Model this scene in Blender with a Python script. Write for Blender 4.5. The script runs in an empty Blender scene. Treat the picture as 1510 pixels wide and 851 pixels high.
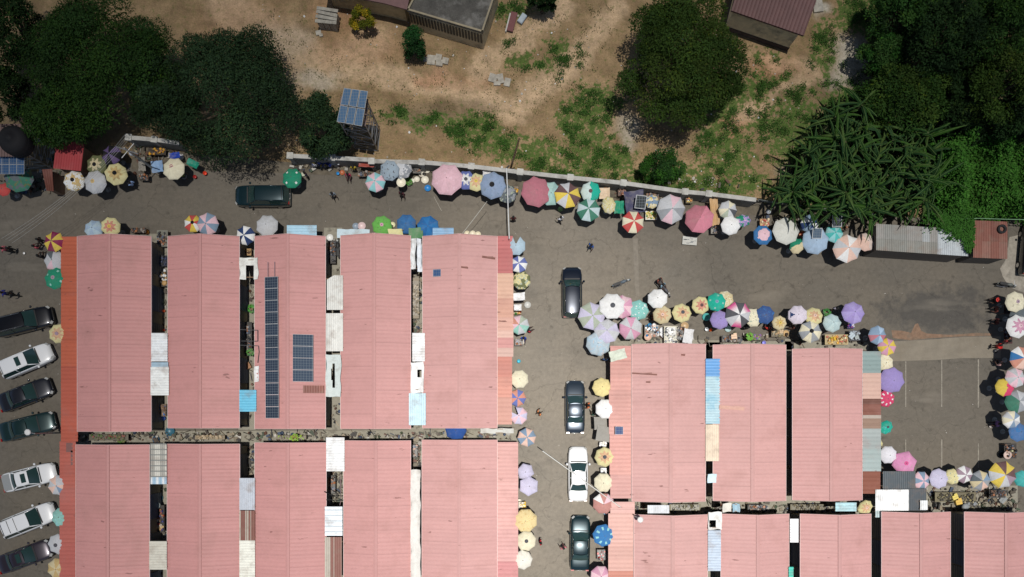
import bpy, math, random
from mathutils import Vector, Matrix, noise as mnoise
random.seed(7)
# ------------------------------------------------------------------ camera, sky, sun
S = bpy.context.scene
H, F = 72.0, 1175.0                      # camera height, focal length in photo pixels
NX, NY = 750.0, 620.0                    # the point straight below the camera
cam = bpy.data.cameras.new('camera'); camo = bpy.data.objects.new('camera', cam); S.collection.objects.link(camo)
camo.location = (0, 0, H); cam.sensor_width = 36; cam.lens = 36*F/1510
cam.shift_x = (755-NX)/1510; cam.shift_y = (NY-425.5)/1510
cam.clip_end = 3000; cam.clip_start = 0.5
S.camera = camo
SUNV = Vector((0.045, -0.030, 1)).normalized()      # towards the sun: almost overhead
el = math.asin(SUNV.z); az = math.atan2(SUNV.x, SUNV.y)
W = bpy.data.worlds.new("World"); S.world = W; W.use_nodes = True
nt = W.node_tree; bg = nt.nodes['Background']
sky = nt.nodes.new('ShaderNodeTexSky'); sky.sky_type = 'NISHITA'; sky.sun_disc = False
sky.sun_elevation = el; sky.sun_rotation = az
nt.links.new(sky.outputs[0], bg.inputs[0]); bg.inputs[1].default_value = 0.075
sl = bpy.data.lights.new('sun', 'SUN'); sl.energy = 4.65; sl.angle = math.radians(0.5); sl.color = (1.0, 0.965, 0.91)
so = bpy.data.objects.new('sun', sl); S.collection.objects.link(so)
so.rotation_euler = (-SUNV).to_track_quat('-Z', 'Y').to_euler(); so.location = (0, 0, 100)
S.view_settings.view_transform = 'Standard'; S.view_settings.look = 'None'
S.view_settings.exposure = 0.0; S.view_settings.gamma = 1
# ------------------------------------------------------------------ helpers
def P(px, py, h=0.0):
    s = (H-h)/F
    return Vector(((px-NX)*s, (NY-py)*s, h))
def px2m(r, h=0.0): return r*(H-h)/F
def lin(c, k=1.0):
    def f(v):
        v = v/255.0
        return (v/12.92 if v <= .04045 else ((v+.055)/1.055)**2.4)*k
    return (f(c[0]), f(c[1]), f(c[2]))
COL = S.collection
LABELS = {}
def link(o, parent=None):
    COL.objects.link(o)
    if parent: o.parent = parent
    return o
def tag(o, label, cat, group=None):
    o['label'] = label; o['category'] = cat
    if group: o['group'] = group
    LABELS[label] = LABELS.get(label, 0)+1
    return o
def empty(name, loc, rz=0.0, label=None, cat=None, group=None):
    o = bpy.data.objects.new(name, None); link(o); o.location = loc; o.rotation_euler = (0, 0, rz)
    o.empty_display_size = .2
    if label: tag(o, label, cat, group)
    return o
class MB:
    def __init__(s): s.v = []; s.f = []; s.c = []; s.m = []; s.cc = (1, 1, 1); s.mi = 0
    def add(s, vs, fs, col=None, mi=None):
        n = len(s.v); s.v += [tuple(v) for v in vs]
        for f in fs:
            s.f.append(tuple(i+n for i in f)); s.c.append(col or s.cc); s.m.append(s.mi if mi is None else mi)
    def box(s, c, d, rz=0, col=None, mi=None, M=None):
        x, y, z = d[0]/2, d[1]/2, d[2]/2
        vs = [Vector((a*x, b*y, e*z)) for a in (-1, 1) for b in (-1, 1) for e in (-1, 1)]
        R = M if M else Matrix.Rotation(rz, 3, 'Z')
        vs = [R @ v + Vector(c) for v in vs]
        s.add(vs, [(0,1,3,2),(4,6,7,5),(0,4,5,1),(2,3,7,6),(0,2,6,4),(1,5,7,3)], col, mi)
    def tube(s, a, b, r0, r1=None, n=8, col=None, caps=True, mi=None):
        a = Vector(a); b = Vector(b); r1 = r0 if r1 is None else r1
        d = (b-a); q = d.to_track_quat('Z', 'Y')
        vs = []
        for p, r in ((a, r0), (b, r1)):
            for i in range(n):
                t = 2*math.pi*i/n; vs.append(p + q @ Vector((r*math.cos(t), r*math.sin(t), 0)))
        fs = [(i, (i+1) % n, n+(i+1) % n, n+i) for i in range(n)]
        if caps: fs += [tuple(range(n-1, -1, -1)), tuple(range(n, 2*n))]
        s.add(vs, fs, col, mi)
    def lathe(s, c, prof, n=16, col=None, closed=False, mi=None):
        vs = []; c = Vector(c)
        for r, z in prof:
            for i in range(n):
                t = 2*math.pi*i/n; vs.append(c+Vector((r*math.cos(t), r*math.sin(t), z)))
        fs = []
        for k in range(len(prof)-1):
            for i in range(n):
                fs.append((k*n+i, k*n+(i+1) % n, (k+1)*n+(i+1) % n, (k+1)*n+i))
        if closed: fs += [tuple(range(n-1, -1, -1)), tuple(range((len(prof)-1)*n, len(prof)*n))]
        s.add(vs, fs, col, mi)
    def blob(s, c, r, sub=1, jit=.15, col=None, sz=1.0, mi=None):
        n, m = 8, 5; vs = []; c = Vector(c); ph = random.random()*9
        for j in range(m+1):
            a = math.pi*j/m
            for i in range(n):
                t = 2*math.pi*i/n+ph; k = r*(1+random.uniform(-jit, jit))
                vs.append(c+Vector((k*math.sin(a)*math.cos(t), k*math.sin(a)*math.sin(t), k*sz*math.cos(a))))
        fs = [(j*n+i, j*n+(i+1) % n, (j+1)*n+(i+1) % n, (j+1)*n+i) for j in range(m) for i in range(n)]
        s.add(vs, [f[::-1] for f in fs], col, mi)
    def prism(s, pts, z0, z1, col=None, mi=None):
        n = len(pts)
        vs = [(p[0], p[1], z0) for p in pts]+[(p[0], p[1], z1) for p in pts]
        s.add(vs, [tuple(range(n-1, -1, -1)), tuple(range(n, 2*n))]+[(i, (i+1) % n, n+(i+1) % n, n+i) for i in range(n)], col, mi)
    def mesh(s, name, mats, smooth=False):
        me = bpy.data.meshes.new(name); me.from_pydata(s.v, [], s.f)
        if not isinstance(mats, (list, tuple)): mats = [mats]
        for m in mats: me.materials.append(m)
        if len(mats) > 1: me.polygons.foreach_set('material_index', s.m)
        if any(c != (1, 1, 1) for c in s.c):
            at = me.color_attributes.new('Col', 'FLOAT_COLOR', 'CORNER')
            buf = []
            for f, c in zip(s.f, s.c): buf += [c[0], c[1], c[2], 1.0]*len(f)
            at.data.foreach_set('color', buf)
        if smooth: me.polygons.foreach_set('use_smooth', [True]*len(s.f))
        me.update(); return me
    def build(s, name, mats, parent=None, smooth=False):
        return link(bpy.data.objects.new(name, s.mesh(name, mats, smooth)), parent)
# ------------------------------------------------------------------ materials
MC = {}
def mat(name, col=(.5,.5,.5), rough=.7, metal=0.0, spec=.5, attr=False, noise=0.0, scale=3.0, stain=None, stain_amt=0.0, stain_scale=.6,
        bump=0.0, bscale=20.0, coat=0.0, fine=0.0, trans=0.0, spots=None):
    if name in MC: return MC[name]
    m = bpy.data.materials.new(name); m.use_nodes = True; MC[name] = m
    t = m.node_tree; N = t.nodes; Lk = t.links; b = N['Principled BSDF']
    b.inputs['Roughness'].default_value = rough; b.inputs['Metallic'].default_value = metal
    b.inputs['Specular IOR Level'].default_value = spec; b.inputs['Coat Weight'].default_value = coat
    b.inputs['Coat Roughness'].default_value = .06
    geo = N.new('ShaderNodeNewGeometry')
    if attr:
        a = N.new('ShaderNodeVertexColor'); a.layer_name = 'Col'; cur = a.outputs[0]
        if tuple(col) != (1, 1, 1):
            x = N.new('ShaderNodeMix'); x.data_type = 'RGBA'; x.blend_type = 'MULTIPLY'; x.inputs[0].default_value = 1
            Lk.new(cur, x.inputs[6]); x.inputs[7].default_value = (*col, 1); cur = x.outputs[2]
    else:
        r = N.new('ShaderNodeRGB'); r.outputs[0].default_value = (*col, 1); cur = r.outputs[0]
    def nz(sc, det=5, ro=.6):
        n = N.new('ShaderNodeTexNoise'); n.inputs['Scale'].default_value = sc; n.inputs['Detail'].default_value = det
        n.inputs['Roughness'].default_value = ro; Lk.new(geo.outputs['Position'], n.inputs['Vector']); return n.outputs[0]
    def ramp(src, a, b_, va, vb):
        r = N.new('ShaderNodeMapRange'); r.inputs[1].default_value = a; r.inputs[2].default_value = b_
        r.inputs[3].default_value = va; r.inputs[4].default_value = vb; Lk.new(src, r.inputs[0]); return r.outputs[0]
    def mul(cur, f):
        x = N.new('ShaderNodeMix'); x.data_type = 'RGBA'; x.blend_type = 'MULTIPLY'; x.inputs[0].default_value = 1
        Lk.new(cur, x.inputs[6]); Lk.new(f, x.inputs[7]); return x.outputs[2]
    if noise: cur = mul(cur, ramp(nz(scale), .3, .7, 1-noise, 1+noise))
    if fine: cur = mul(cur, ramp(nz(scale*12, 3, .7), .25, .75, 1-fine, 1+fine))
    if stain:
        x = N.new('ShaderNodeMix'); x.data_type = 'RGBA'; Lk.new(cur, x.inputs[6]); x.inputs[7].default_value = (*stain, 1)
        Lk.new(ramp(nz(stain_scale, 7, .65), .5, .72, 0, stain_amt), x.inputs[0]); cur = x.outputs[2]
    if spots:
        x = N.new('ShaderNodeMix'); x.data_type = 'RGBA'; Lk.new(cur, x.inputs[6]); x.inputs[7].default_value = (*spots, 1)
        n = N.new('ShaderNodeTexNoise'); n.inputs['Scale'].default_value = 1.0; n.inputs['Detail'].default_value = 3; mp = N.new('ShaderNodeMapping'); mp.inputs[3].default_value = (.8,2.6,1)
        Lk.new(geo.outputs['Position'], mp.inputs[0]); Lk.new(mp.outputs[0], n.inputs['Vector']); Lk.new(ramp(n.outputs[0], .70, .74, 0, .7), x.inputs[0]); cur = x.outputs[2]
    Lk.new(cur, b.inputs['Base Color'])
    if bump:
        bp = N.new('ShaderNodeBump'); bp.inputs['Strength'].default_value = bump; bp.inputs['Distance'].default_value = .05
        Lk.new(nz(bscale, 4), bp.inputs['Height']); Lk.new(bp.outputs[0], b.inputs['Normal'])
    if trans:
        tb = N.new('ShaderNodeBsdfTranslucent'); Lk.new(cur, tb.inputs[0]); mx = N.new('ShaderNodeMixShader')
        mx.inputs[0].default_value = trans; Lk.new(b.outputs[0], mx.inputs[1]); Lk.new(tb.outputs[0], mx.inputs[2])
        Lk.new(mx.outputs[0], N['Material Output'].inputs[0])
    return m
CLOTH = mat('umbrella_cloth', (1,1,1), .8, attr=True, noise=.06, scale=5, stain=(.25,.22,.18), stain_amt=.25, stain_scale=1.6, bump=.25, bscale=7, spec=.2)
SHEET = mat('metal_sheet', (1,1,1), .5, attr=True, noise=.08, scale=2.5, stain=(.22,.15,.11), stain_amt=.55, stain_scale=1.0, spec=.4)
TARP = mat('tarp', (1,1,1), .6, attr=True, noise=.07, scale=3, stain=(.28,.25,.21), stain_amt=.6, stain_scale=1.4, bump=.7, bscale=3)
ROOF = mat('roof_sheet', (1,1,1), .6, attr=True, noise=.05, scale=.35, fine=.04, stain=(.33,.17,.15), stain_amt=.45, stain_scale=.35, spec=.3, spots=(.16,.07,.06))
PAINT = mat('painted', (1,1,1), .6, attr=True, noise=.1, scale=4)
PLASTIC = mat('plastic', (1,1,1), .4, attr=True, noise=.04, scale=5)
STEEL = mat('steel', (.30,.30,.30), .45, .6, noise=.2, scale=6)
DSTEEL = mat('dark_steel', (.10,.10,.10), .5, .4, noise=.2)
WOOD = mat('wood', (.24,.15,.085), .8, noise=.3, scale=5)
CREAMW = mat('plaster', (.36,.31,.22), .85, noise=.15, scale=1.2, stain=(.12,.10,.07), stain_amt=.6, stain_scale=.9)
CONC = mat('concrete', (.34,.33,.30), .9, noise=.18, scale=1.6, fine=.12, stain=(.12,.12,.10), stain_amt=.7, stain_scale=.8)
DOORM = mat('shutter', (.10,.14,.22), .6, noise=.2)
BLACKP = mat('black_plastic', (.014,.014,.016), .75, spec=.2)
RUBBER = mat('rubber', (.015,.015,.016), .85)
CHROME = mat('chrome', (.6,.6,.6), .2, .9)
PVCELL = None
def pv_mat():
    m = bpy.data.materials.new('solar_cell'); m.use_nodes = True; N = m.node_tree.nodes; L = m.node_tree.links; b = N['Principled BSDF']
    tc = N.new('ShaderNodeNewGeometry'); 
    def line(axis, sc, th):
        sx = N.new('ShaderNodeSeparateXYZ'); L.new(tc.outputs['Position'], sx.inputs[0])
        mm = N.new('ShaderNodeMath'); mm.operation = 'MULTIPLY'; mm.inputs[1].default_value = sc; L.new(sx.outputs[axis], mm.inputs[0])
        fr = N.new('ShaderNodeMath'); fr.operation = 'FRACT'; L.new(mm.outputs[0], fr.inputs[0])
        lt = N.new('ShaderNodeMath'); lt.operation = 'LESS_THAN'; lt.inputs[1].default_value = th; L.new(fr.outputs[0], lt.inputs[0]); return lt.outputs[0]
    a = N.new('ShaderNodeMath'); a.operation = 'MAXIMUM'; L.new(line(0, 4.5, .09), a.inputs[0]); L.new(line(1, 4.5, .09), a.inputs[1])
    at = N.new('ShaderNodeVertexColor'); at.layer_name = 'Col'
    x = N.new('ShaderNodeMix'); x.data_type = 'RGBA'; L.new(a.outputs[0], x.inputs[0]); L.new(at.outputs[0], x.inputs[6]); x.inputs[7].default_value = (.16,.19,.22,1)
    L.new(x.outputs[2], b.inputs['Base Color']); b.inputs['Roughness'].default_value = .5; b.inputs['Specular IOR Level'].default_value = .15
    return m
PV = pv_mat()
# ------------------------------------------------------------------ ground
def sheet_poly(name, pts, z, m, kind='structure'):
    b = MB(); w = [P(x, y, 0) for x, y in pts]
    b.add([(p.x, p.y, z) for p in w], [tuple(range(len(w)))[::-1]])
    o = b.build(name, m); 
    o['kind'] = kind
    if o.data.polygons[0].normal.z < 0: o.data.flip_normals()
    return o
def sm(e0, e1, x):
    t = max(0, min(1, (x-e0)/(e1-e0))); return t*t*(3-2*t)
def ell(x, y, cx, cy, rx, ry, soft=.5):
    d = math.hypot((x-cx)/rx, (y-cy)/ry); return 1-sm(1-soft, 1+soft, d)
def seg(x, y, a, b, w):
    ax, ay = a; bx, by = b; t = max(0, min(1, ((x-ax)*(bx-ax)+(y-ay)*(by-ay))/((bx-ax)**2+(by-ay)**2)))
    d = math.hypot(x-ax-t*(bx-ax), y-ay-t*(by-ay)); return 1-sm(w*.4, w, d)
GR = [(865,205,38,80),(880,150,40,30),(905,240,40,30),(840,170,20,30),(1110,150,45,45),(1070,225,45,45),(1215,60,22,32),(1290,30,35,40),(1160,130,40,25),(700,185,45,22),
      (640,180,30,14),(745,215,40,25),(800,230,40,28),(1010,265,70,25),(1100,275,50,22),(765,80,25,25),(800,100,18,14),(750,15,30,15),(1250,20,25,25),(680,195,28,20),(590,170,30,12),
      (830,90,30,40),(1215,100,25,20),(820,260,60,14),(1060,180,30,30),(1180,200,60,60),(1140,90,25,16),(950,270,40,16),(1260,140,60,50),(720,215,40,15)]
TR = [((905,15),(850,90),22),((850,90),(760,160),26),((760,160),(640,125),26),((640,125),(470,95),24),((470,95),(330,10),40),((560,60),(430,120),30),((830,10),(700,110),20),((1140,95),(1195,100),14),((1190,110),(1080,180),10)]
PALE = [(1255,85,26,36,.9),(1245,115,34,18,.8),(925,195,18,26,.6),(1205,12,16,12,1),(470,118,36,14,.6),(420,60,40,25,.3),(1160,255,20,14,.3)]
RED = [(635,118,28,12,.8),(680,120,60,14,.35),(1075,185,20,20,.7),(500,20,40,25,.5),(530,70,80,25,.35),(1140,100,40,16,.6),(360,50,70,50,.3)]
DARK = [(625,170,55,16,.6),(1010,200,50,20,.3),(690,160,50,10,.5),(1200,180,60,80,.5),(1400,150,120,160,.8),(100,140,200,120,.7),(350,150,110,110,.5)]  # dark ground patches; under trees and grove their shade is put into the colour
def masks(x, y):
    g = max(ell(x, y, *e) for e in GR)
    t = max(seg(x, y, a, b, w) for a, b, w in TR)
    p = max(ell(x, y, *e[:4])*e[4] for e in PALE)
    r = max(ell(x, y, *e[:4])*e[4] for e in RED)
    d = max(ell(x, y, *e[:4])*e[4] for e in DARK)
    return g, t, p, r, d
def ground():
    b = MB(); nx, ny = 250, 90; x0, x1, y0, y1 = -150, 1650, -160, 420
    me = bpy.data.meshes.new('ground'); vs = []; cols = []
    for j in range(ny+1):
        for i in range(nx+1):
            x = x0+(x1-x0)*i/nx; y = y0+(y1-y0)*j/ny
            w = P(x, y, 0); n = mnoise.noise(Vector((x*.03, y*.03, 0))); n2 = mnoise.noise(Vector((x*.09, y*.09, 3)))
            jx, jy = x+14*n+6*n2, y+14*mnoise.noise(Vector((x*.03, y*.03, 9)))+6*mnoise.noise(Vector((x*.09, y*.09, 13)))
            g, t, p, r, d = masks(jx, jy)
            z = .05*mnoise.noise(w*.25) + .03*mnoise.noise(w*.9) if 1 else 0
            if y > 300: z = -.01
            vs.append((w.x, w.y, z*.8-.02 if y < 290 else -.02)); 
            base = Vector((.225, .152, .080)).lerp(Vector((.345,.238,.132)), max(0,min(1,.5+.9*n)))
            base = base.lerp(Vector((.50,.355,.22)), min(1,t*1.1)); base = base.lerp(Vector((.42,.21,.12)), r*.75)
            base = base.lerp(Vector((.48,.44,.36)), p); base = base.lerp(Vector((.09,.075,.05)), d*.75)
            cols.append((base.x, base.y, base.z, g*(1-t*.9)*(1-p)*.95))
    fs = [(j*(nx+1)+i, (j+1)*(nx+1)+i, (j+1)*(nx+1)+i+1, j*(nx+1)+i+1) for j in range(ny) for i in range(nx)]
    me.from_pydata(vs, [], fs); at = me.color_attributes.new('Col', 'FLOAT_COLOR', 'POINT')
    buf = []
    for c in cols: buf += c
    at.data.foreach_set('color', buf); me.polygons.foreach_set('use_smooth', [True]*len(fs))
    m = bpy.data.materials.new('dirt_and_grass'); m.use_nodes = True; N = m.node_tree.nodes; L = m.node_tree.links; bs = N['Principled BSDF']
    a = N.new('ShaderNodeAttribute'); a.attribute_name = 'Col'; geo = N.new('ShaderNodeNewGeometry')
    def nz(sc, det, ro=.65):
        n = N.new('ShaderNodeTexNoise'); n.inputs['Scale'].default_value = sc; n.inputs['Detail'].default_value = det; n.inputs['Roughness'].default_value = ro
        L.new(geo.outputs['Position'], n.inputs['Vector']); return n
    def rng(src, a0, a1, b0, b1):
        r = N.new('ShaderNodeMapRange'); r.inputs[1].default_value = a0; r.inputs[2].default_value = a1; r.inputs[3].default_value = b0; r.inputs[4].default_value = b1
        L.new(src, r.inputs[0]); return r.outputs[0]
    def mix(mode, f, c1, c2):
        x = N.new('ShaderNodeMix'); x.data_type = 'RGBA'; x.blend_type = mode
        if isinstance(f, float): x.inputs[0].default_value = f
        else: L.new(f, x.inputs[0])
        for s, c in ((6, c1), (7, c2)):
            if isinstance(c, tuple): x.inputs[s].default_value = c
            else: L.new(c, x.inputs[s])
        return x.outputs[2]
    n1 = nz(.9, 8); n2 = nz(7, 6, .75); n3 = nz(2.2, 8, .7)
    c = mix('MULTIPLY', 1.0, a.outputs['Color'], rng(n1.outputs[0], .3, .7, .72, 1.25))
    c = mix('MULTIPLY', 1.0, c, rng(n2.outputs[0], .3, .7, .72, 1.28))
    add = N.new('ShaderNodeMath'); add.operation = 'ADD'; L.new(a.outputs['Alpha'], add.inputs[0]); L.new(rng(n3.outputs[0], .25, .75, -1.35, .8), add.inputs[1])
    dry = mix('MIX', rng(n3.outputs[0], .5, .62, 0, .38), c, (.15, .145, .05, 1))
    grass = mix('MULTIPLY', 1.0, (.066, .122, .024, 1), rng(n2.outputs[0], .3, .7, .45, 1.55))
    c = mix('MIX', rng(add.outputs[0], .2, .6, 0, .9), dry, grass)
    L.new(c, bs.inputs['Base Color']); bs.inputs['Roughness'].default_value = .95; bs.inputs['Specular IOR Level'].default_value = .2
    bp = N.new('ShaderNodeBump'); bp.inputs['Strength'].default_value = .6; bp.inputs['Distance'].default_value = .08; L.new(n2.outputs[0], bp.inputs['Height']); L.new(bp.outputs[0], bs.inputs['Normal'])
    me.materials.append(m); o = bpy.data.objects.new('ground', me); link(o); o['kind'] = 'structure'
    far = MB(); far.add([(-1500,-1500,-.12),(1500,-1500,-.12),(1500,1500,-.12),(-1500,1500,-.12)], [(0,1,2,3)])
    fo = far.build('terrain', mat('far_dirt', (.17,.14,.08), .95, noise=.4, scale=.05, stain=(.05,.08,.02), stain_amt=1, stain_scale=.02)); fo['kind'] = 'structure'
ground()
def asphalt_mat():
    m = bpy.data.materials.new('dusty_asphalt'); m.use_nodes = True; N = m.node_tree.nodes; L = m.node_tree.links; bs = N['Principled BSDF']
    geo = N.new('ShaderNodeNewGeometry')
    def nz(sc, det, ro=.6, off=None, stretch=None):
        n = N.new('ShaderNodeTexNoise'); n.inputs['Scale'].default_value = sc; n.inputs['Detail'].default_value = det; n.inputs['Roughness'].default_value = ro
        mp = N.new('ShaderNodeMapping'); L.new(geo.outputs['Position'], mp.inputs[0])
        if off: mp.inputs[1].default_value = off
        if stretch: mp.inputs[3].default_value = stretch
        L.new(mp.outputs[0], n.inputs['Vector']); return n.outputs[0]
    def rng(src, a0, a1, b0, b1):
        r = N.new('ShaderNodeMapRange'); r.inputs[1].default_value = a0; r.inputs[2].default_value = a1; r.inputs[3].default_value = b0; r.inputs[4].default_value = b1
        L.new(src, r.inputs[0]); return r.outputs[0]
    def mix(mode, f, c1, c2):
        x = N.new('ShaderNodeMix'); x.data_type = 'RGBA'; x.blend_type = mode
        if isinstance(f, float): x.inputs[0].default_value = f
        else: L.new(f, x.inputs[0])
        for s, c in ((6, c1), (7, c2)):
            if isinstance(c, tuple): x.inputs[s].default_value = c
            else: L.new(c, x.inputs[s])
        return x.outputs[2]
    c = mix('MIX', rng(nz(.12, 6), .35, .65, 0, 1), (.262,.228,.182,1), (.220,.198,.165,1))
    c = mix('MIX', rng(nz(.5, 7, .65, (5,3,0), (.25,1,1)), .52, .75, 0, .45), c, (.12,.108,.092,1))
    c = mix('MIX', rng(nz(1.1, 6, .6, (15,3,0)), .6, .72, 0, .5), c, (.085,.075,.062,1))
    q = P(1385, 458); mp = N.new('ShaderNodeMapping'); mp.vector_type = 'POINT'; mp.inputs[1].default_value = (-q.x/5.6, -q.y/2.3, 0); mp.inputs[3].default_value = (1/5.6, 1/2.3, 0); L.new(geo.outputs['Position'], mp.inputs[0])
    ln_ = N.new('ShaderNodeVectorMath'); ln_.operation = 'LENGTH'; L.new(mp.outputs[0], ln_.inputs[0])
    ad = N.new('ShaderNodeMath'); ad.operation = 'ADD'; L.new(ln_.outputs['Value'], ad.inputs[0]); L.new(rng(nz(.6, 6, .65, (2,9,0)), .3, .7, -.5, .5), ad.inputs[1])
    c = mix('MIX', rng(ad.outputs[0], .6, 1.1, .75, 0), c, (.118,.112,.104,1))
    # the lane between the blocks is pale with dust, the other paving is darker
    q = P(812, 640); mp2 = N.new('ShaderNodeMapping'); mp2.inputs[1].default_value = (-q.x/13, -q.y/24, 0); mp2.inputs[3].default_value = (1/13, 1/24, 0); L.new(geo.outputs['Position'], mp2.inputs[0])
    l2 = N.new('ShaderNodeVectorMath'); l2.operation = 'LENGTH'; L.new(mp2.outputs[0], l2.inputs[0])
    ad2 = N.new('ShaderNodeMath'); ad2.operation = 'ADD'; L.new(l2.outputs['Value'], ad2.inputs[0]); L.new(rng(nz(.18, 5, .6, (7,1,0)), .3, .7, -.2, .2), ad2.inputs[1])
    c = mix('MULTIPLY', 1.0, c, rng(ad2.outputs[0], .35, 1.35, 1.0, .60))
    c = mix('MULTIPLY', 1.0, c, rng(nz(3, 5, .7), .3, .7, .88, 1.12))
    c = mix('MULTIPLY', 1.0, c, rng(nz(25, 3, .8), .3, .7, .86, 1.14))
    vo = N.new('ShaderNodeTexVoronoi'); vo.feature = 'DISTANCE_TO_EDGE'; vo.inputs['Scale'].default_value = .16
    wv = N.new('ShaderNodeVectorMath'); wv.operation = 'ADD'; nn_ = N.new('ShaderNodeTexNoise'); nn_.inputs['Scale'].default_value = .8; nn_.inputs['Detail'].default_value = 5; L.new(geo.outputs['Position'], nn_.inputs['Vector'])
    sc_ = N.new('ShaderNodeVectorMath'); sc_.operation = 'SCALE'; sc_.inputs[3].default_value = 2.2; L.new(nn_.outputs['Color'], sc_.inputs[0]); L.new(geo.outputs['Position'], wv.inputs[0]); L.new(sc_.outputs[0], wv.inputs[1]); L.new(wv.outputs[0], vo.inputs['Vector'])
    c = mix('MULTIPLY', 1.0, c, rng(vo.outputs['Distance'], .002, .010, .80, 1.0))
    c = mix('MIX', rng(nz(.35, 4, .5, (9,4,0), (.3,1.4,1)), .60, .72, 0, .35), c, (.30,.265,.215,1))
    c = mix('MIX', rng(nz(5.5, 2, .5, (3,8,0)), .76, .79, 0, .7), c, (.04,.035,.03,1))
    c = mix('MIX', rng(nz(9, 2, .5, (33,8,0)), .775, .80, 0, .8), c, (.55,.53,.48,1))
    L.new(c, bs.inputs['Base Color']); bs.inputs['Roughness'].default_value = .9; bs.inputs['Specular IOR Level'].default_value = .3
    bp = N.new('ShaderNodeBump'); bp.inputs['Strength'].default_value = .3; bp.inputs['Distance'].default_value = .02; L.new(nz(22, 4), bp.inputs['Height']); L.new(bp.outputs[0], bs.inputs['Normal'])
    return m
ASP = asphalt_mat()
sheet_poly('road', [(-700,262),(0,258),(200,240),(430,240),(560,243),(767,260),(920,276),(1115,298),(1300,320),(1420,322),(1430,300),(2300,330),(2300,1300),(-700,1300)], .06, ASP)
CONC2 = mat('apron_concrete', (.23,.20,.155), .9, noise=.12, scale=.9, fine=.08, stain=(.17,.14,.10), stain_amt=.6, stain_scale=.5, bump=.2)
sheet_poly('parking_apron', [(1309,504),(1368,501),(1420,497),(1475,496),(1475,528),(1420,528),(1380,531),(1309,533)], .066, CONC2)
DUST = mat('dust_pale', (.33,.30,.25), .95, noise=.25, scale=1.5, fine=.15, stain=(.13,.12,.10), stain_amt=.7, stain_scale=1.2)
sheet_poly('dusty_verge', [(1488,350),(1530,340),(1700,380),(1700,440),(1510,432),(1488,424),(1478,408),(1474,396),(1482,384)], .064, DUST)
RSOIL = mat('red_soil', (.23,.145,.095), .95, noise=.25, scale=3, fine=.2, stain=(.15,.13,.10), stain_amt=.9, stain_scale=1.2)
sheet_poly('soil_patch', [(1314,487),(1330,488),(1343,491),(1349,478),(1353,477),(1358,488),(1366,492),(1400,494),(1440,491),(1462,492),(1462,495),(1420,496),(1368,499),(1344,502),(1316,499)], .068, RSOIL)
LINE = mat("worn_line_paint", (.27,.245,.20), .8, noise=.35, scale=6, stain=(.2,.18,.15), stain_amt=.9, stain_scale=1.5)
for lx, y0, y1, w in ((1335,533,600,1.6),(1388,531,600,1.6),(1442,530,601,1.9),(1388,648,692,2.0),(1442,654,690,1.4),(1335,648,668,1.2)):
    b = MB(); a = P(lx, (y0+y1)/2); b.box((a.x, a.y, .071), (px2m(w), px2m(y1-y0), .004)); o = b.build('parking_line', LINE); o['kind'] = 'structure'
# trench scar across the street
sheet_poly('trench_scar', [(933,352),(940,352),(943,440),(937,440)], .064, mat('trench_fill', (.215,.19,.155), .9, noise=.15, fine=.1))
ALLEY = mat('alley_concrete', (.29,.27,.215), .92, noise=.2, scale=1.3, fine=.15, stain=(.07,.06,.045), stain_amt=.95, stain_scale=1.3)
def alley(pts): 
    return sheet_poly('alley_path', pts, .075, ALLEY)
alley([(95,636),(762,634),(768,655),(95,658)])
for x0, x1, y0, y1 in ((221,248,345,634),(352,377,345,634),(478,505,336,634),(604,625,345,634),(219,248,658,990),(352,377,658,990),(479,507,658,990),(604,624,658,990)):
    alley([(x0,y0),(x1,y0),(x1,y1),(x0,y1)])
alley([(935,735),(1300,735),(1300,760),(935,760)]); alley([(1365,716),(1500,716),(1500,760),(1365,760)])
for x0, x1, y0, y1 in ((1039,1063,505,735),(1157,1170,500,735),(1042,1064,760,990),(1162,1181,760,990),(1282,1301,760,990),(1399,1423,760,990)):
    alley([(x0,y0),(x1,y0),(x1,y1),(x0,y1)])
alley([(905,500),(1280,505),(1280,516),(905,516)])
DIRTD = mat('drain_dirt', (.13,.11,.08), .95, noise=.3, scale=2, fine=.2)
sheet_poly('drain_strip', [(195,214),(265,224),(430,240),(560,243),(767,263),(920,280),(1115,302),(1300,324),(1300,345),(1115,318),(920,300),(767,280),(560,262),(430,256),(195,250)], .068, DIRTD)
# ------------------------------------------------------------------ market buildings
PINK = (.535,.278,.262)
def corr_slope(mb, a0, a1, b0, b1, pitch, rh, col, vary=.05, z_off=0):
    """ribbed sheet between edge a0-a1 and edge b0-b1 (ribs run a->b); profile steps along a0->a1"""
    a0, a1, b0, b1 = map(Vector, (a0, a1, b0, b1)); Ln = (a1-a0).length; n = max(2, int(Ln/pitch))
    ts = []; 
    for i in range(n):
        for d, z in ((0, 0), (.62, 0), (.74, rh), (.88, rh)): ts.append(((i+d)/n, z, i))
    ts.append((1, 0, n-1))
    vs = []
    up = (a1-a0).cross(b0-a0).normalized(); up = up if up.z > 0 else -up
    for t, z, i in ts:
        vs.append(a0.lerp(a1, t)+up*(z+z_off)); vs.append(b0.lerp(b1, t)+up*(z+z_off))
    cc = {}
    for k in range(len(ts)-1):
        i = ts[k][2]; sheet = i//3
        if sheet not in cc:
            r = random.uniform(1-vary, 1+vary); cc[sheet] = r
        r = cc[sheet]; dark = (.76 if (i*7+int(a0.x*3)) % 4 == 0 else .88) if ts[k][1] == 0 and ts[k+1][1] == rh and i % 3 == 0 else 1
        f = (2*k, 2*k+1, 2*k+3, 2*k+2)
        mb.add([vs[j] for j in f], [(0, 1, 2, 3)], tuple(c*r*dark for c in col))
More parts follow.
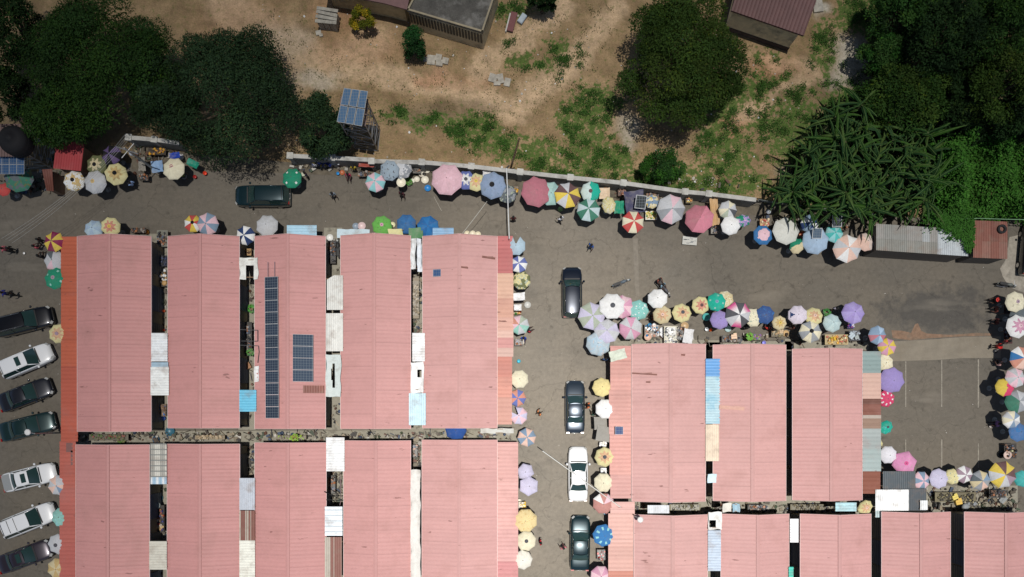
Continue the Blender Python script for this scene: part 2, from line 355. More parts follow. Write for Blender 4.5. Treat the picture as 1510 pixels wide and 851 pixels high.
def orient_up(o):
    me = o.data; bmn = [p for p in me.polygons]
    import bmesh
    bm = bmesh.new(); bm.from_mesh(me)
    for f in bm.faces:
        if f.normal.z < 0: f.normal_flip()
    bm.to_mesh(me); bm.free()
HE = 3.0
doormesh = None
def block(x0, x1, y0, y1, label, color=PINK, rise=.95, vents=()):
    a = P(x0, y1, HE); b = P(x1, y0, HE); w = b.x-a.x; l = b.y-a.y; cx, cy = (a.x+b.x)/2, (a.y+b.y)/2
    root = empty('market_building', (cx, cy, 0), 0, label, 'building', 'pink roofed market buildings in rows')
    wl = MB(); iw, il = w-.5, l-.5
    wl.box((0, 0, HE/2-.04), (iw, il, HE-.12), col=(1,1,1))
    wl.add([(-iw/2, -il/2, HE-.1), (iw/2, -il/2, HE-.1), (0, -il/2, HE+rise-.14)], [(0, 1, 2)])
    wl.add([(-iw/2, il/2, HE-.1), (iw/2, il/2, HE-.1), (0, il/2, HE+rise-.14)], [(2, 1, 0)])
    wl.build('wall', CREAMW, root)
    r = MB()
    for sx in (-1, 1):
        corr_slope(r, (sx*w/2, -l/2, HE), (sx*w/2, l/2, HE), (0, -l/2, HE+rise), (0, l/2, HE+rise), .34, .019, color, .035)
    ro = r.build('roof', ROOF, root); orient_up(ro)
    rc = MB()
    for sx in (-1, 1):
        rc.add([(0, -l/2-.03, HE+rise+.065), (0, l/2+.03, HE+rise+.065), (sx*.15, l/2+.03, HE+rise+.065-.15*rise/(w/2)), (sx*.15, -l/2-.03, HE+rise+.065-.15*rise/(w/2))], [(0,1,2,3)], tuple(c*.93 for c in color))
        rc.box((sx*.155, 0, HE+rise+.035-.155*rise/(w/2)), (.02, l+.06, .04), col=tuple(c*.8 for c in color))
    o = rc.build('ridge_cap', ROOF, ro); orient_up(o)
    fb = MB()
    for sy in (-1, 1):
        for sx in (-1, 1):
            d = Vector((sx*w/2, 0, -rise)); ang = math.atan2(rise, w/2)
            M = Matrix.Rotation(sx*ang, 3, 'Y')
            fb.box((sx*w/4, sy*(l/2+.02), HE+rise/2+.0), (math.hypot(w/2, rise), .03, .16), M=M, col=(.62,.42,.40))
    for sx in (-1, 1): fb.box((sx*(w/2+.02), 0, HE-.02), (.035, l+.05, .13), col=(.72,.55,.52))
    fb.build('fascia', PAINT, root)
    nd = 5
    for sx in (-1, 1):
        for k in range(nd):
            y = -il/2+il*(k+.5)/nd
            d = MB(); d.box((0, 0, 0), (.05, 2.2, 2.3), col=(.12,.16,.25) if k % 2 else (.2,.2,.19))
            for q in range(6): d.box((sx*.03, 0, -1.0+q*.36), (.02, 2.2, .06), col=(.1,.12,.16))
            do = d.build('shutter_door', PAINT, root); do.location = (sx*(iw/2+.026), y, 1.2)
    return root, (cx, cy, w, l, rise)
B = {}
GLARE_PINK = [(.53,.255,.24),(.535,.262,.248),(.54,.272,.258),(.55,.292,.276),(.555,.312,.295)]  # west roofs: brighter light towards the lane put into the paler pinks
northw = ['first', 'second', 'third', 'fourth', 'fifth']
for i, (x0, x1) in enumerate(((114.5,223),(248,353),(376,480),(502.5,605.5),(623.5,733))):
    extra = {0:'beside the orange veranda roof', 1:'between two dim alleys', 2:'carrying the long solar strip', 3:'beside torn white sheets', 4:'with a peach veranda roof'}[i]
    B['n%d' % i] = block(x0, x1, 349+(0 if i != 3 else -1), (636,631,632,632,631)[i], 'pink roofed market block %s, %s from left in the northwest row' % (extra, northw[i]), color=GLARE_PINK[i])
for i, (x0, x1) in enumerate(((112.5,220.5),(247,353.5),(376,481),(507,605.5),(622.5,733))):
    B['s%d' % i] = block(x0, x1, (656,655,653,650,649)[i], 960, 'pink roofed market block cut by the bottom edge, %s from left in southwest row' % northw[i], color=GLARE_PINK[i])
for i, (x0, x1) in enumerate(((932,1040),(1051.5,1158.5),(1168.5,1271))):
    B['e%d' % i] = block(x0, x1, (508,509,515)[i], (739,738,737)[i], 'pink roofed market block east of the lane, %s' % ('nearest the parked cars', 'in the middle beside the blue sheet', 'with patched awning beside the parking lot')[i], color=((.555,.325,.305),(.555,.318,.298),(.55,.305,.288))[i])  # roof pinks lightened to carry the glare beside the lane
for i, (x0, x1) in enumerate(((935,1043),(1063,1163),(1180,1284),(1300,1401),(1422,1526))):
    B['f%d' % i] = block(x0, x1, (759,758,758,755,755)[i], 960, 'pink roofed market block in the southeast row, %s' % ('first from the car lane', 'second, beside the pale blue sheet', 'third, right of the narrow white sheet', 'fourth, below the big white panel', 'fifth, at the right edge of the photo')[i], color=((.555,.325,.305),(.555,.315,.298),(.55,.305,.29),(.545,.295,.28),(.54,.29,.275))[i])  # same glare in the roof colour, weaker away from the lane
# ------------------------------------------------------------------ lean-to verandas (parts of their building)
def leanto(bkey, x0, x1, pieces, side, h=2.85, lowh=2.45, name='veranda_roof'):
    """pieces: list of (y0,y1,color[,dx]) ; side -1: outer edge left, 1: outer edge right"""
    root, (cx, cy, w, l, rise) = B[bkey]; first = None
    fr = MB()
    for (y0, y1, col, *ex) in pieces:
        dx = ex[0] if ex else 0
        b = MB(); zl, zr = (lowh, h) if side < 0 else (h, lowh)
        A = P(x0+(dx if side < 0 else 0), y1, zl); A2 = P(x0+(dx if side < 0 else 0), y0, zl); C = P(x1+(dx if side > 0 else 0), y1, zr); C2 = P(x1+(dx if side > 0 else 0), y0, zr)
        off = Vector((cx, cy, 0)); jz = random.uniform(0, .025)
        corr_slope(b, A-off, A2-off, C-off, C2-off, .34, .03, col, .06, jz)
        o = b.build(name, ROOF, root); orient_up(o)
    ys0, ys1 = pieces[0][0], pieces[-1][1]; y = ys0+8
    while y < ys1:
        p = P(x0+3 if side < 0 else x1-3, y, lowh) - Vector((cx, cy, 0)); po = MB()
        po.tube((p.x, p.y, 0.05), (p.x, p.y, lowh), .05, n=6); po.build('post', DSTEEL, root); y += 46
OR = (.50,.125,.065); OR2 = (.48,.13,.09)
leanto('n0', 90, 115, [(349,430,OR),(430,540,(.48,.12,.065)),(540,651,(.47,.115,.072))], -1)
leanto('s0', 88, 112, [(651,720,(.47,.13,.095)),(720,800,(.48,.14,.11)),(800,960,(.46,.13,.105))], -1)
RP = (.50,.165,.16)
leanto('n4', 732, 757, [(348,403,RP,-1),(403,440,(.66,.42,.31)),(440,468,(.58,.33,.25)),(468,487,(.62,.37,.30)),(487,498,(.66,.44,.37)),(498,513,(.60,.30,.28)),(513,526,(.62,.42,.36)),(526,556,(.58,.25,.20),-2),(556,586,(.60,.29,.23),-2),(586,626,(.60,.33,.27),-2)], 1)
leanto('s4', 733, 764, [(652,710,(.63,.36,.33)),(710,780,(.64,.37,.34)),(780,828,(.63,.36,.34)),(828,960,(.58,.26,.26))], 1)
leanto('e0', 900, 933, [(510,531,(.58,.30,.27)),(531,575,(.60,.32,.28)),(575,640,(.60,.33,.29),-2),(640,700,(.60,.32,.28),-1),(700,735,(.59,.33,.30))], -1)
leanto('f0', 897, 936, [(740,757,(.62,.38,.34),3),(757,800,(.62,.38,.33)),(800,842,(.60,.36,.31)),(842,960,(.50,.22,.17))], -1)
GT = (.26,.34,.33)
leanto('e2', 1272, 1299, [(518,550,GT),(550,588,(.60,.40,.33)),(588,596,(.17,.08,.06)),(596,612,(.22,.09,.065)),(612,617,(.45,.38,.33)),(617,632,(.30,.20,.15)),(632,662,(.34,.38,.37)),(662,695,(.36,.43,.42)),(695,728,(.24,.09,.06),-1)], 1, 2.9, 2.6)
# ------------------------------------------------------------------ loose sheets and tarps over the alleys
def sheetthing(x0, y0, x1, y1, col, label, kind='corr', h=3.06, ribs='y', cat='sheet', holes=None, pts=None, name=None, tilt=0.0):
    """thin roofing sheet or tarp lying across two eaves"""
    c = P((x0+x1)/2, (y0+y1)/2, h); root = empty(name or ('roofing_sheet' if kind == 'corr' else 'tarpaulin'), (c.x, c.y, 0), 0, label, 'roofing sheet' if kind == 'corr' else 'tarpaulin', 'loose sheets and tarps over the market alleys')
    a = P(x0, y1, h)-Vector((c.x, c.y, 0)); b_ = P(x1, y0, h)-Vector((c.x, c.y, 0))
    mb = MB()
    if kind == 'corr':
        t = tilt
        p00, p10, p01, p11 = Vector((a.x, a.y, h)), Vector((b_.x, a.y, h+t)), Vector((a.x, b_.y, h)), Vector((b_.x, b_.y, h+t))
        if ribs == 'y': corr_slope(mb, p00, p10, p01, p11, .16, .028, col, .05)
        else: corr_slope(mb, p00, p01, p10, p11, .22, .028, col, .05)
        o = mb.build('sheet', SHEET, root); orient_up(o)
    else:
        n = 12; m = max(6, int(n*abs(b_.y-a.y)/max(.1, abs(b_.x-a.x)))); m = min(m, 60); seed = random.random()*50
        idx = {}; vs = []; fs = []; cs = []
        for j in range(m+1):
            for i in range(n+1):
                u, v = i/n, j/m; x = a.x+(b_.x-a.x)*u; y = a.y+(b_.y-a.y)*v
                ed = .10*mnoise.noise(Vector((seed, y*1.2, 0)))
                if i in (0, n): x += ed
                if j in (0, m): y += .10*mnoise.noise(Vector((x*1.5, seed, 0)))
                sag = -.12*math.sin(math.pi*u)+.09*mnoise.noise(Vector((x*1.6, y*1.1, seed)))+.03*mnoise.noise(Vector((x*5, y*5, seed)))
                vs.append((x, y, h+.10+sag*.8))
        def skip(i, j):
            u, v = (i+.5)/n, 1-(j+.5)/m
            for (hx0, hy0, hx1, hy1) in (holes or []):
                if hx0 < u < hx1 and hy0 < v < hy1: return True
            return False
        fs = [(j*(n+1)+i, j*(n+1)+i+1, (j+1)*(n+1)+i+1, (j+1)*(n+1)+i) for j in range(m) for i in range(n) if not skip(i, j)]
        for f in fs:
            cs = col
            mb.add([vs[q] for q in f], [(0,1,2,3)], cs)
        o = mb.build('tarp_cloth', TARP, root, smooth=False)
        import bmesh
        bm = bmesh.new(); bm.from_mesh(o.data); bmesh.ops.remove_doubles(bm, verts=bm.verts, dist=.001); bm.to_mesh(o.data); bm.free()
        o.data.polygons.foreach_set('use_smooth', [True]*len(o.data.polygons))
    for y in (a.y*.8, b_.y*.8): bt = MB(); bt.box((0, y, h-.035), (abs(b_.x-a.x)+.1, .06, .05)); bt.build('batten', WOOD, root)
    return root
WH = (.78,.78,.77)
ST = [
 (223,491,247,533,(.74,.77,.78),'white ribbed sheet bridging the first alley above a blue strip','corr','x'),
 (223,534,248,541,(.36,.50,.60),'narrow pale blue strip between two white sheets in the first alley','corr','x'),
 (222,541,249,583,(.76,.78,.76),'slightly wider white sheet at the lower end of the first alley','corr','x'),
 (222,655,246,703,(.50,.49,.44),'plaid cream and grey see through sheet over the first alley','plaid','y'),
 (222,703,246,714,(.35,.50,.62),'blue and white striped short sheet below the plaid sheet','stripe','y'),
 (220,798,246,840,(.58,.56,.48),'cream ridged cover with a grey half near the bottom edge','half','x'),
 (354,380,381,412,(.74,.75,.70),'torn white tarp with writing hanging over the second alley','tarp','x'),
 (353,575,378,607,(.13,.50,.70),'bright cyan sheet across the second alley','corr','x'),
 (375,540,382,563,(.75,.75,.74),'white plastic scrap blown onto the roof edge by the second alley','tarp','x'),
 (353,705,376,752,(.50,.54,.60),'silver blue corrugated sheet across the second alley','corr','y'),
 (353,753,376,797,(.20,.075,.055),'rust brown sheet with a grey patch in the second alley','rust','y'),
 (353,797,376,860,(.74,.74,.66),'creamy white sheet at the bottom edge of the second alley','corr','x'),
 (482,406,506,457,(.64,.64,.60),'upper torn white corrugated sheet with pointed end over the third alley','corrt','y'),
 (481,462,506,518,(.68,.68,.64),'middle white corrugated sheet over the third alley','corr','y'),
 (481,523,503,585,(.56,.62,.60),'pale green white sheet with a ragged hole over the third alley','hole','y'),
 (481,645,508,695,(.78,.80,.80),'clean white sheet at the top of the lower third alley','corr','x'),
 (479,747,505,790,(.70,.76,.80),'bluish white sheet with square pattern in the lower third alley','plaidw','x'),
 (479,792,504,860,(.22,.085,.065),'rusty brown sheets with grey mortar lines at the bottom of the third alley','rust','y'),
 (606,352,613,397,(.74,.76,.76),'narrow white cover on the left at the top of the fourth alley','tarp','x'),
 (615,352,622,401,(.72,.76,.80),'narrow white cover on the right at the top of the fourth alley','tarp','x'),
 (608,491,626.5,533,(.78,.79,.79),'white sheet in the middle of the fourth alley','corr','x'),
 (606,534,625,579,(.78,.78,.77),'white sheet with a small square hole in the fourth alley','hole2','x'),
 (603,580,628,627,(.50,.68,.76),'light blue corrugated sheet at the foot of the fourth alley','corr','y'),
 (606,693,620,860,(.66,.64,.60),'long dirty white strip covering the lower fourth alley','tarp','x'),
 (1040.5,529,1062,555,(.10,.30,.60),'plain blue sheet at the top of the alley east of the lane','corr','x'),
 (1040.5,555,1062,625,(.30,.56,.70),'blue sheet with a cloudy white pattern east of the lane','cloudy','x'),
 (1040.5,626,1060.5,680,(.66,.55,.42),'cream corrugated sheet below the cloudy blue sheet','corr','y'),
 (1043,699,1056,712,(.55,.72,.80),'small crumpled pale blue scrap caught in the dark gap','tarp','x'),
 (1044,755,1064,781,(.70,.70,.68),'ragged white cloth with a dark hole above the grey blue sheet','tarphole','x'),
 (1044,782,1063,842,(.42,.50,.60),'flat grey blue sheet with a brown stain in the southeast row','corr','x'),
 (1165,765,1177.5,800,(.78,.78,.79),'narrow white sheet in the gap of the southeast row','corr','x'),
 (1163,836,1170,860,(.05,.50,.40),'teal sheet peeking out at the bottom of the southeast gap','corr','x'),
 (1065,742,1078,755,(.66,.64,.58),'off white board lying in the southeast cross alley','tarp','x'),
 (1079,743,1090,755,(.30,.46,.56),'small blue grey sheet in the southeast cross alley','tarp','x'),
 (1232,741,1263,754,(.42,.66,.72),'pale turquoise sheet in the southeast cross alley','corr','x'),
 (955,745,987,757,(.55,.58,.62),'silver white sheet in the cross alley near the car lane','corr','y'),
 (423,332,467,349,(.38,.60,.74),'light blue corrugated awning along the street beside the grey umbrella','corr','x'),
 (498,338,546,351,(.50,.62,.68),'pale blue folded tarp draped along the street edge of the fourth block','tarp','x'),
 (638,336,669,348,(.24,.42,.62),'flat blue sheet beside the larger blue umbrella','corr','x'),
 (573,338,594,349,(.62,.58,.28),'pale yellow cloth behind the green and pink umbrella','tarp','x'),
 (603,336,624,352,(.08,.22,.09),'dark green tarp between the two blue umbrellas','tarp','x'),
 (1302,695,1350,721,(.075,.095,.11),'dark slate panel roof beside the pink umbrella','corr','y'),
 (1291,722,1340,753,(.86,.88,.88),'big bright white panel roof north of the fourth southeast block','flat','y'),
 (1340,720,1366,753,(.075,.09,.105),'dark slate panel right of the big white panel','corr','y'),
 (1357,738,1368,752,(.76,.79,.80),'small white panel resting on the slate roof','flat','y'),
 (1291,753,1298.5,763,(.45,.58,.60),'tiny pale sheet under the corner of the big white panel','flat','y'),
 (708,632,757,639,(.50,.50,.46),'row of ragged cloth strips at the end of the cross alley','tarp','x'),
]
for (x0,y0,x1,y1,c,lab,k,rb) in ST:
    street = y0 < 345 or (x0 > 1285 and y0 > 690)
    h = 2.7 if street else (3.16 if x1-x0 < 60 else 3.1)
    if 'resting' in lab: h = 2.9
    if 'big bright' in lab: h = 2.8
    if k in ('corr','rust','half','plaid','stripe','plaidw','cloudy','flat','corrt'):
        r = sheetthing(x0,y0,x1,y1,c,lab,'corr',h,rb)
    elif k == 'tarp': r = sheetthing(x0,y0,x1,y1,c,lab,'tarp',h-.06, holes=[(.35,.35,.75,1.1)] if 'writing' in lab else None)
    elif k == 'hole': r = sheetthing(x0,y0,x1,y1,c,lab,'tarp',h, holes=[(.30,.32,.62,.62),(.42,.2,.55,.8)])
    elif k == 'hole2': r = sheetthing(x0,y0,x1,y1,c,lab,'tarp',h, holes=[(.5,.25,.85,.5)])
    elif k == 'tarphole': r = sheetthing(x0,y0,x1,y1,c,lab,'tarp',h, holes=[(.1,.45,.6,.85)])
    if k in ('rust','half','plaid','stripe','plaidw','cloudy','corrt','hole'):
        o = [q for q in bpy.data.objects if q.parent == r and q.name.split('.')[0] in ('sheet', 'tarp_cloth')][0]
        me = o.data; at = me.color_attributes['Col'].data; sd = random.random()*30
        for p in me.polygons:
            cx_, cy_ = p.center.x, p.center.y
            if k == 'rust':
                n = mnoise.noise(Vector((cx_*3, cy_*1.5, sd))); cc = c if n < .2 else (.42,.38,.32)
                if abs((cx_*1.4+5) % 1) < .14: cc = (.45,.42,.35)
            elif k == 'half': cc = c if cx_ > 0 else (.36,.36,.32)
            elif k == 'stripe': cc = (.70,.74,.76) if int((cx_+5)*4) % 2 else c
            elif k in ('plaid', 'plaidw'): 
                g = (int((cx_+9)*2.3) % 2); cc = tuple(v*(.75 if g else 1.15) for v in c)
            elif k == 'cloudy': cc = c
            elif k == 'corrt': cc = c
            else: cc = c
            for li in p.loop_indices: at[li].color = (*cc, 1)
        if k in ('plaid','plaidw'):
            b = MB(); zz = 3.24
            for q in range(7):
                y = -1.4+q*.47
                if abs(y) < px2m(y1-y0)/2: b.box((0, y, zz-.02), (px2m(x1-x0)*.94, .09, .012), col=(.20,.21,.20) if k == 'plaid' else (.5,.56,.6))
            b.build('cross_strip', PAINT, r)
        if k == 'cloudy':
            b = MB()
            mtc = mat('cloudy_print', (.40,.56,.62), .6, noise=.1, scale=2, stain=(.10,.36,.52), stain_amt=1.0, stain_scale=.6)
            me.materials.clear(); me.materials.append(mtc)
        if k == 'corrt':
            for v in me.vertices:
                if v.co.y > 0:
                    lim = px2m((y1-y0)/2)-(.35-v.co.x/(px2m(x1-x0)))*.9; v.co.y = min(v.co.y, lim+.3)
# ------------------------------------------------------------------ solar panels on roofs
def panel_array(x0, y0, x1, y1, nx, ny, h, label, col=(.022,.033,.055), tiltx=0.0, rot=0.0, shear=0, frame=(.55,.57,.58), legs=False, cat='solar panel', group=None, zbase=None):
    c = P((x0+x1)/2, (y0+y1)/2, h); w = px2m(x1-x0, h); l = px2m(y1-y0, h)
    root = empty('solar_array', (c.x, c.y, zbase if zbase is not None else h-.12), rot, label, cat, group)
    z = h-(zbase if zbase is not None else h-.12); pw, pl = w/nx, l/ny
    for j in range(ny):
        for i in range(nx):
            px_, py_ = -w/2+pw*(i+.5), -l/2+pl*(j+.5)
            px_ += shear*(py_/l)
            M = Matrix.Rotation(tiltx, 3, 'Y'); zz = z+.0-math.tan(tiltx)*px_
            f = MB(); f.box((px_, py_, zz), (pw-.02, pl-.02, .045), M=M, col=frame)
            fo = f.build('panel_frame', PAINT, root)
            g = MB(); k = random.uniform(.85, 1.2); g.box((px_, py_, zz+.018), (pw-.05, pl-.05, .02), M=M, col=tuple(v*k for v in col)); g.build('solar_cells', PV, fo)
    rl = MB()
    for q in (-.3, .3): rl.box((w*q, 0, z-.07-math.tan(tiltx)*w*q), (.05, l, .05))
    rl.build('rail', STEEL, root)
    return root
panel_array(389.5, 408, 412, 617, 1, 12, 3.75, 'long strip of twelve dark solar panels on the third block', tiltx=-math.atan(.95/3.2), shear=-.1)
panel_array(432, 493, 461.5, 563, 1, 4, 3.75, 'block of four dark blue solar panels beside the long solar strip', col=(.03,.055,.095), tiltx=math.atan(.95/3.2))
panel_array(638, 397, 650.5, 408, 1, 1, 3.5, 'small blue solar panel on the fifth block roof', col=(.03,.07,.17), tiltx=-.25)
panel_array(907, 629, 919, 641, 1, 1, 3.02, 'small blue solar panel on the pale awning by the grey canopies', col=(.03,.06,.17), tiltx=.0)
# antenna rails and marks on the roof of the third block
def bars(name, pts, r, m, label, cat, h0, parent=None, group=None):
    c = P(*pts[0][:2], h0); root = empty(name, (c.x, c.y, h0), 0, label, cat, group); b = MB()
    for k in range(len(pts)-1):
        if pts[k] is None or pts[k+1] is None: continue
        a = P(*pts[k])-Vector((c.x, c.y, h0)); d = P(*pts[k+1])-Vector((c.x, c.y, h0)); b.tube(a, d, r, n=5)
    b.build('rail', m, root); return root
bars('roof_rail', [(395,386,3.7),(395,408,3.7)], .025, CHROME, 'left bare rail above the long solar strip', 'rail', 3.7)
bars('roof_rail', [(405,386,3.75),(405,408,3.75)], .025, CHROME, 'right bare rail above the long solar strip', 'rail', 3.7)
bars('alley_frame', [(354,486,3.25),(380,487,3.25),(380,503,3.25),(356,503,3.25)], .03, DSTEEL, 'upper dark pipe frame across the second alley', 'pipe frame', 3.2)
bars('alley_frame', [(354,509,3.25),(381,510,3.25),(382,519,3.25),(380,535,3.25)], .03, DSTEEL, 'lower dark pipe frame across the second alley', 'pipe frame', 3.2)
bars('alley_frame', [(478,725,3.2),(506,738,3.2),(481,737,3.2)], .04, PAINT, 'white pipe frame over the open part of the third alley', 'pipe frame', 3.2)
bars('alley_frame', [(501,700,3.2),(503,735,3.2),(501,745,3.2)], .03, CHROME, 'upright white pipe beside the third alley opening', 'pipe frame', 3.2)
for i, (x0, y0, x1, y1, h, lab) in enumerate(((711,378,730,382,3.35,'long rusty iron scrap on the fifth block roof'),(680,393,690,396,3.8,'short rusty iron scrap on the fifth block roof'),(735,473,747,475,2.75,'thin rusty rod on the peach veranda roof'),
        (933,550,968,553,3.4,'long brown rust streaked bar on the block near the car lane'),(953,562,959,565,3.5,'small rust chip below the long bar near the car lane'),(1062,598,1096,605,3.5,'tan faded strip on the middle block east of the lane'),(1004,522,1010,525,3.6,'small rust chip near the gable of the block by the car lane'))):
    c = P((x0+x1)/2, (y0+y1)/2, h); b = MB(); b.box((0,0,.03), (px2m(x1-x0), px2m(y1-y0)*.7, .05), rz=-.08, col=(.56,.32,.25) if 'tan faded' in lab else (.20,.08,.06)); b.box((.1,.05,.05), (px2m(x1-x0)*.5, px2m(y1-y0)*.4, .04), rz=.05, col=(.56,.32,.26) if 'tan faded' in lab else (.25,.12,.1))
    rc_, hw_ = (678,55) if x0 < 730 else ((986,54) if x0 < 1040 else (1105,53.5)); xm = (x0+x1)/2; tl_ = math.atan(.95/3.2)*(1 if xm > rc_ else -1)
    zz = HE+.95*(1-abs(xm-rc_)/hw_)+.02
    if 'veranda' in lab: zz, tl_ = 2.68, math.atan(.4/1.4)
    c = P(xm, (y0+y1)/2, zz)
    o = b.build('iron_scrap', PAINT); o.location = c; o.rotation_euler = (0, tl_, 0); tag(o, lab, 'scrap')
b = MB(); c = P(461.5, 574, 3.6); corr_slope(b, (-.85,-.33,0), (.85,-.33,-.42), (-.85,.33,0), (.85,.33,-.42), .2, .03, (.22,.07,.05), .2); o = b.build('rusty_sheet', SHEET); orient_up(o); o.location = c; tag(o, 'small rusty brown sheet below the four blue solar panels', 'roofing sheet')
b = MB(); c = P(103, 660, 2.75); b.box((0,0,0), (.62,.8,.05), col=(.20,.09,.08)); b.box((.2,-.9,0), (.22,1.3,.05), col=(.20,.10,.09)); o = b.build('rusty_sheet', SHEET); o.location = c; tag(o, 'brown patched plates on the orange veranda roof near the lamp', 'roofing sheet')
# ------------------------------------------------------------------ boundary wall
def wall_run(pts, label, h=2.1, name='boundary_wall', cut=True):
    w = [P(x, y, h) for x, y in pts]; c = w[0]
    root = empty(name, (c.x, c.y, 0), 0, label, 'wall'); body = MB(); cop = MB()
    for a, b_ in zip(w[:-1], w[1:]):
        d = (b_-a); L_ = d.length; an = math.atan2(d.y, d.x); m_ = (a+b_)/2-c
        body.box((m_.x, m_.y, h/2-.05), (L_, .2, h-.1), rz=an, col=(.26,.25,.22)); 
        cop.box((m_.x, m_.y, h), (L_+.0, .36, .10), rz=an, col=(.44,.43,.40))
        n = max(1, round(L_/4.6))
        for k in range(n):
            q = a.lerp(b_, k/n)-c; p = MB(); p.box((q.x, q.y, h/2), (.38,.38,h+.04), rz=an, col=(.38,.37,.33)); p.box((q.x, q.y, h+.08), (.56,.56,.13), rz=an, col=(.50,.49,.45)); p.build('pillar', WALLM, root)
    body.build('wall_face', WALLM, root); cop.build('coping', WALLM, root); return root
WALLM = mat('wall_render', (1,1,1), .9, attr=True, noise=.15, scale=2, fine=.15, stain=(.14,.13,.11), stain_amt=.8, stain_scale=.9, bump=.3)
wall_run([(548,238),(622,239.5),(695,245.5),(767,254),(841,262),(919,270),(1010,283),(1045,286),(1115,295)], 'long pale concrete boundary wall with square pillars behind the north umbrella row')
wall_run([(190,203),(228,206),(264,211)], 'short weathered concrete wall under the mango trees at upper left')
wall_run([(428,230),(490,233),(547,236)], 'dark stained wall section below the steel solar tower')
fm = MB()
root = empty('ditch_fence', P(1190,305,0), 0, 'low dark wire fence at the foot of the banana plants', 'fence')
o0 = P(1190,305,0)
pp = [(1118,296),(1160,302),(1200,308),(1245,313),(1285,318)]
for a, b_ in zip(pp[:-1], pp[1:]):
    for hh in (.7,1.2,1.7):
        fm.tube(P(*a,hh)-o0, P(*b_,hh)-o0, .018, n=4, col=(.3,.33,.32))
fm.build('wire', PAINT, root)
for a in pp:
    p = MB(); p.tube(P(*a,0)-o0, P(*a,1.8)-o0, .05, n=6, col=(.3,.3,.28)); p.build('post', PAINT, root)
# ------------------------------------------------------------------ umbrellas
PAL = dict(white=(250,250,248), cream=(244,236,205), beige=(232,214,165), mint=(160,215,200), lblue=(175,200,225), blue=(45,120,190), navy=(35,60,115), green=(25,150,110), dgreen=(60,130,105),
  pink=(228,160,190), lpink=(245,205,215), dpink=(200,115,130), red=(222,75,70), coral=(228,150,125), yellow=(245,212,75), pyellow=(238,226,160), orange=(235,185,140), purple=(165,145,215), lav=(215,210,235),
  grey=(165,170,175), lgrey=(210,212,215), dgrey=(90,92,98), brown=(115,85,85), maroon=(150,30,80), turq=(70,200,195), pturq=(150,220,222), peach=(248,205,185), olive=(120,125,85), black=(30,30,34), mauve=(175,150,165),
  bluegrey=(140,165,190), teal=(20,190,160), mag=(235,80,150), tan=(225,190,120), rgreen=(110,200,80), hot=(240,60,110), slate=(105,115,120), sage=(185,195,175), bflow=(105,120,195), pblue=(190,215,230), dpurple=(105,85,135))
def C_(n, k=.84):
    c = PAL[n] if isinstance(n, str) else n
    g = sum(c)/3; d = .16 if max(c)-min(c) > 60 else .05
    return lin(tuple(v*(1-d)+(g*.6+90)*d for v in c), k)
def pattern(pt, th, r, seed):
    k, a = pt[0], pt[1:]
    sgm = int(th*8) % 8; fr = th*8 % 1
    n = mnoise.noise(Vector((math.cos(th*6.283)*r*2.4, math.sin(th*6.283)*r*2.4, seed)))
    n2 = mnoise.noise(Vector((math.cos(th*6.283)*r*6, math.sin(th*6.283)*r*6, seed+5)))
    if k == 'plain': return C_(a[0])
    if k == 'alt': return C_(a[sgm % len(a)])
    if k == 'segs': return C_(a[0][sgm])
    if k == 'flower':     # base, ring colour, centre
        c = C_(a[0]); lob = .52+.12*math.cos(th*6.283*8)+.12*n
        if r < lob: c = C_(a[1]) if (n2 > -.25) else tuple(v*.75 for v in C_(a[1]))
        if r < .2: c = C_(a[2]) if len(a) > 2 else c
        return c
    if k == 'blotch': return C_(a[0]) if n > .08 else (C_(a[1]) if n2 < .25 else C_(a[2] if len(a) > 2 else a[1]))
    if k == 'dots':
        d = abs(fr-.5)*2*r*.785/2; dr = abs(r-.70)
        return C_(a[1]) if math.hypot(d, dr) < .13 else C_(a[0])
    if k == 'marks': return C_(a[1]) if (.68 < r < .86 and .28 < fr < .75 and sgm % 2 == int(seed) % 2) else C_(a[0])
    if k == 'rim': return C_(a[1]) if r < .62+.1*n else C_(a[0])
    if k == 'wedge': return C_(a[1]) if sgm == a[2] and .3 < r < .85 and abs(fr-.5) < (r-.25)*.8 else C_(a[0])
    if k == 'fade':       # segments list, colour towards rim blends from white
        c = C_(a[0][sgm]); 
        if a[0][sgm] in ('mag','pink'): 
            w_ = C_('white'); t = sm(.35, .95, r); return tuple(w_[i]*(1-t)+c[i]*t for i in range(3))
        return c
    if k == 'logo': 
        x, y = r*math.cos(th*6.283), r*math.sin(th*6.283)
        return C_(a[1]) if abs(x) < .14 and abs(y-.12) < .13 and not (abs(y-.12) < .03) else C_(a[0])
    if k == 'half': return C_(a[0]) if math.cos((th-a[2])*6.283)*r > .05+.2*n else C_(a[1])
    if k == 'spots':
        return C_(a[1]) if n2 > .38 else C_(a[0])
    return C_('white')
STYLE = {}
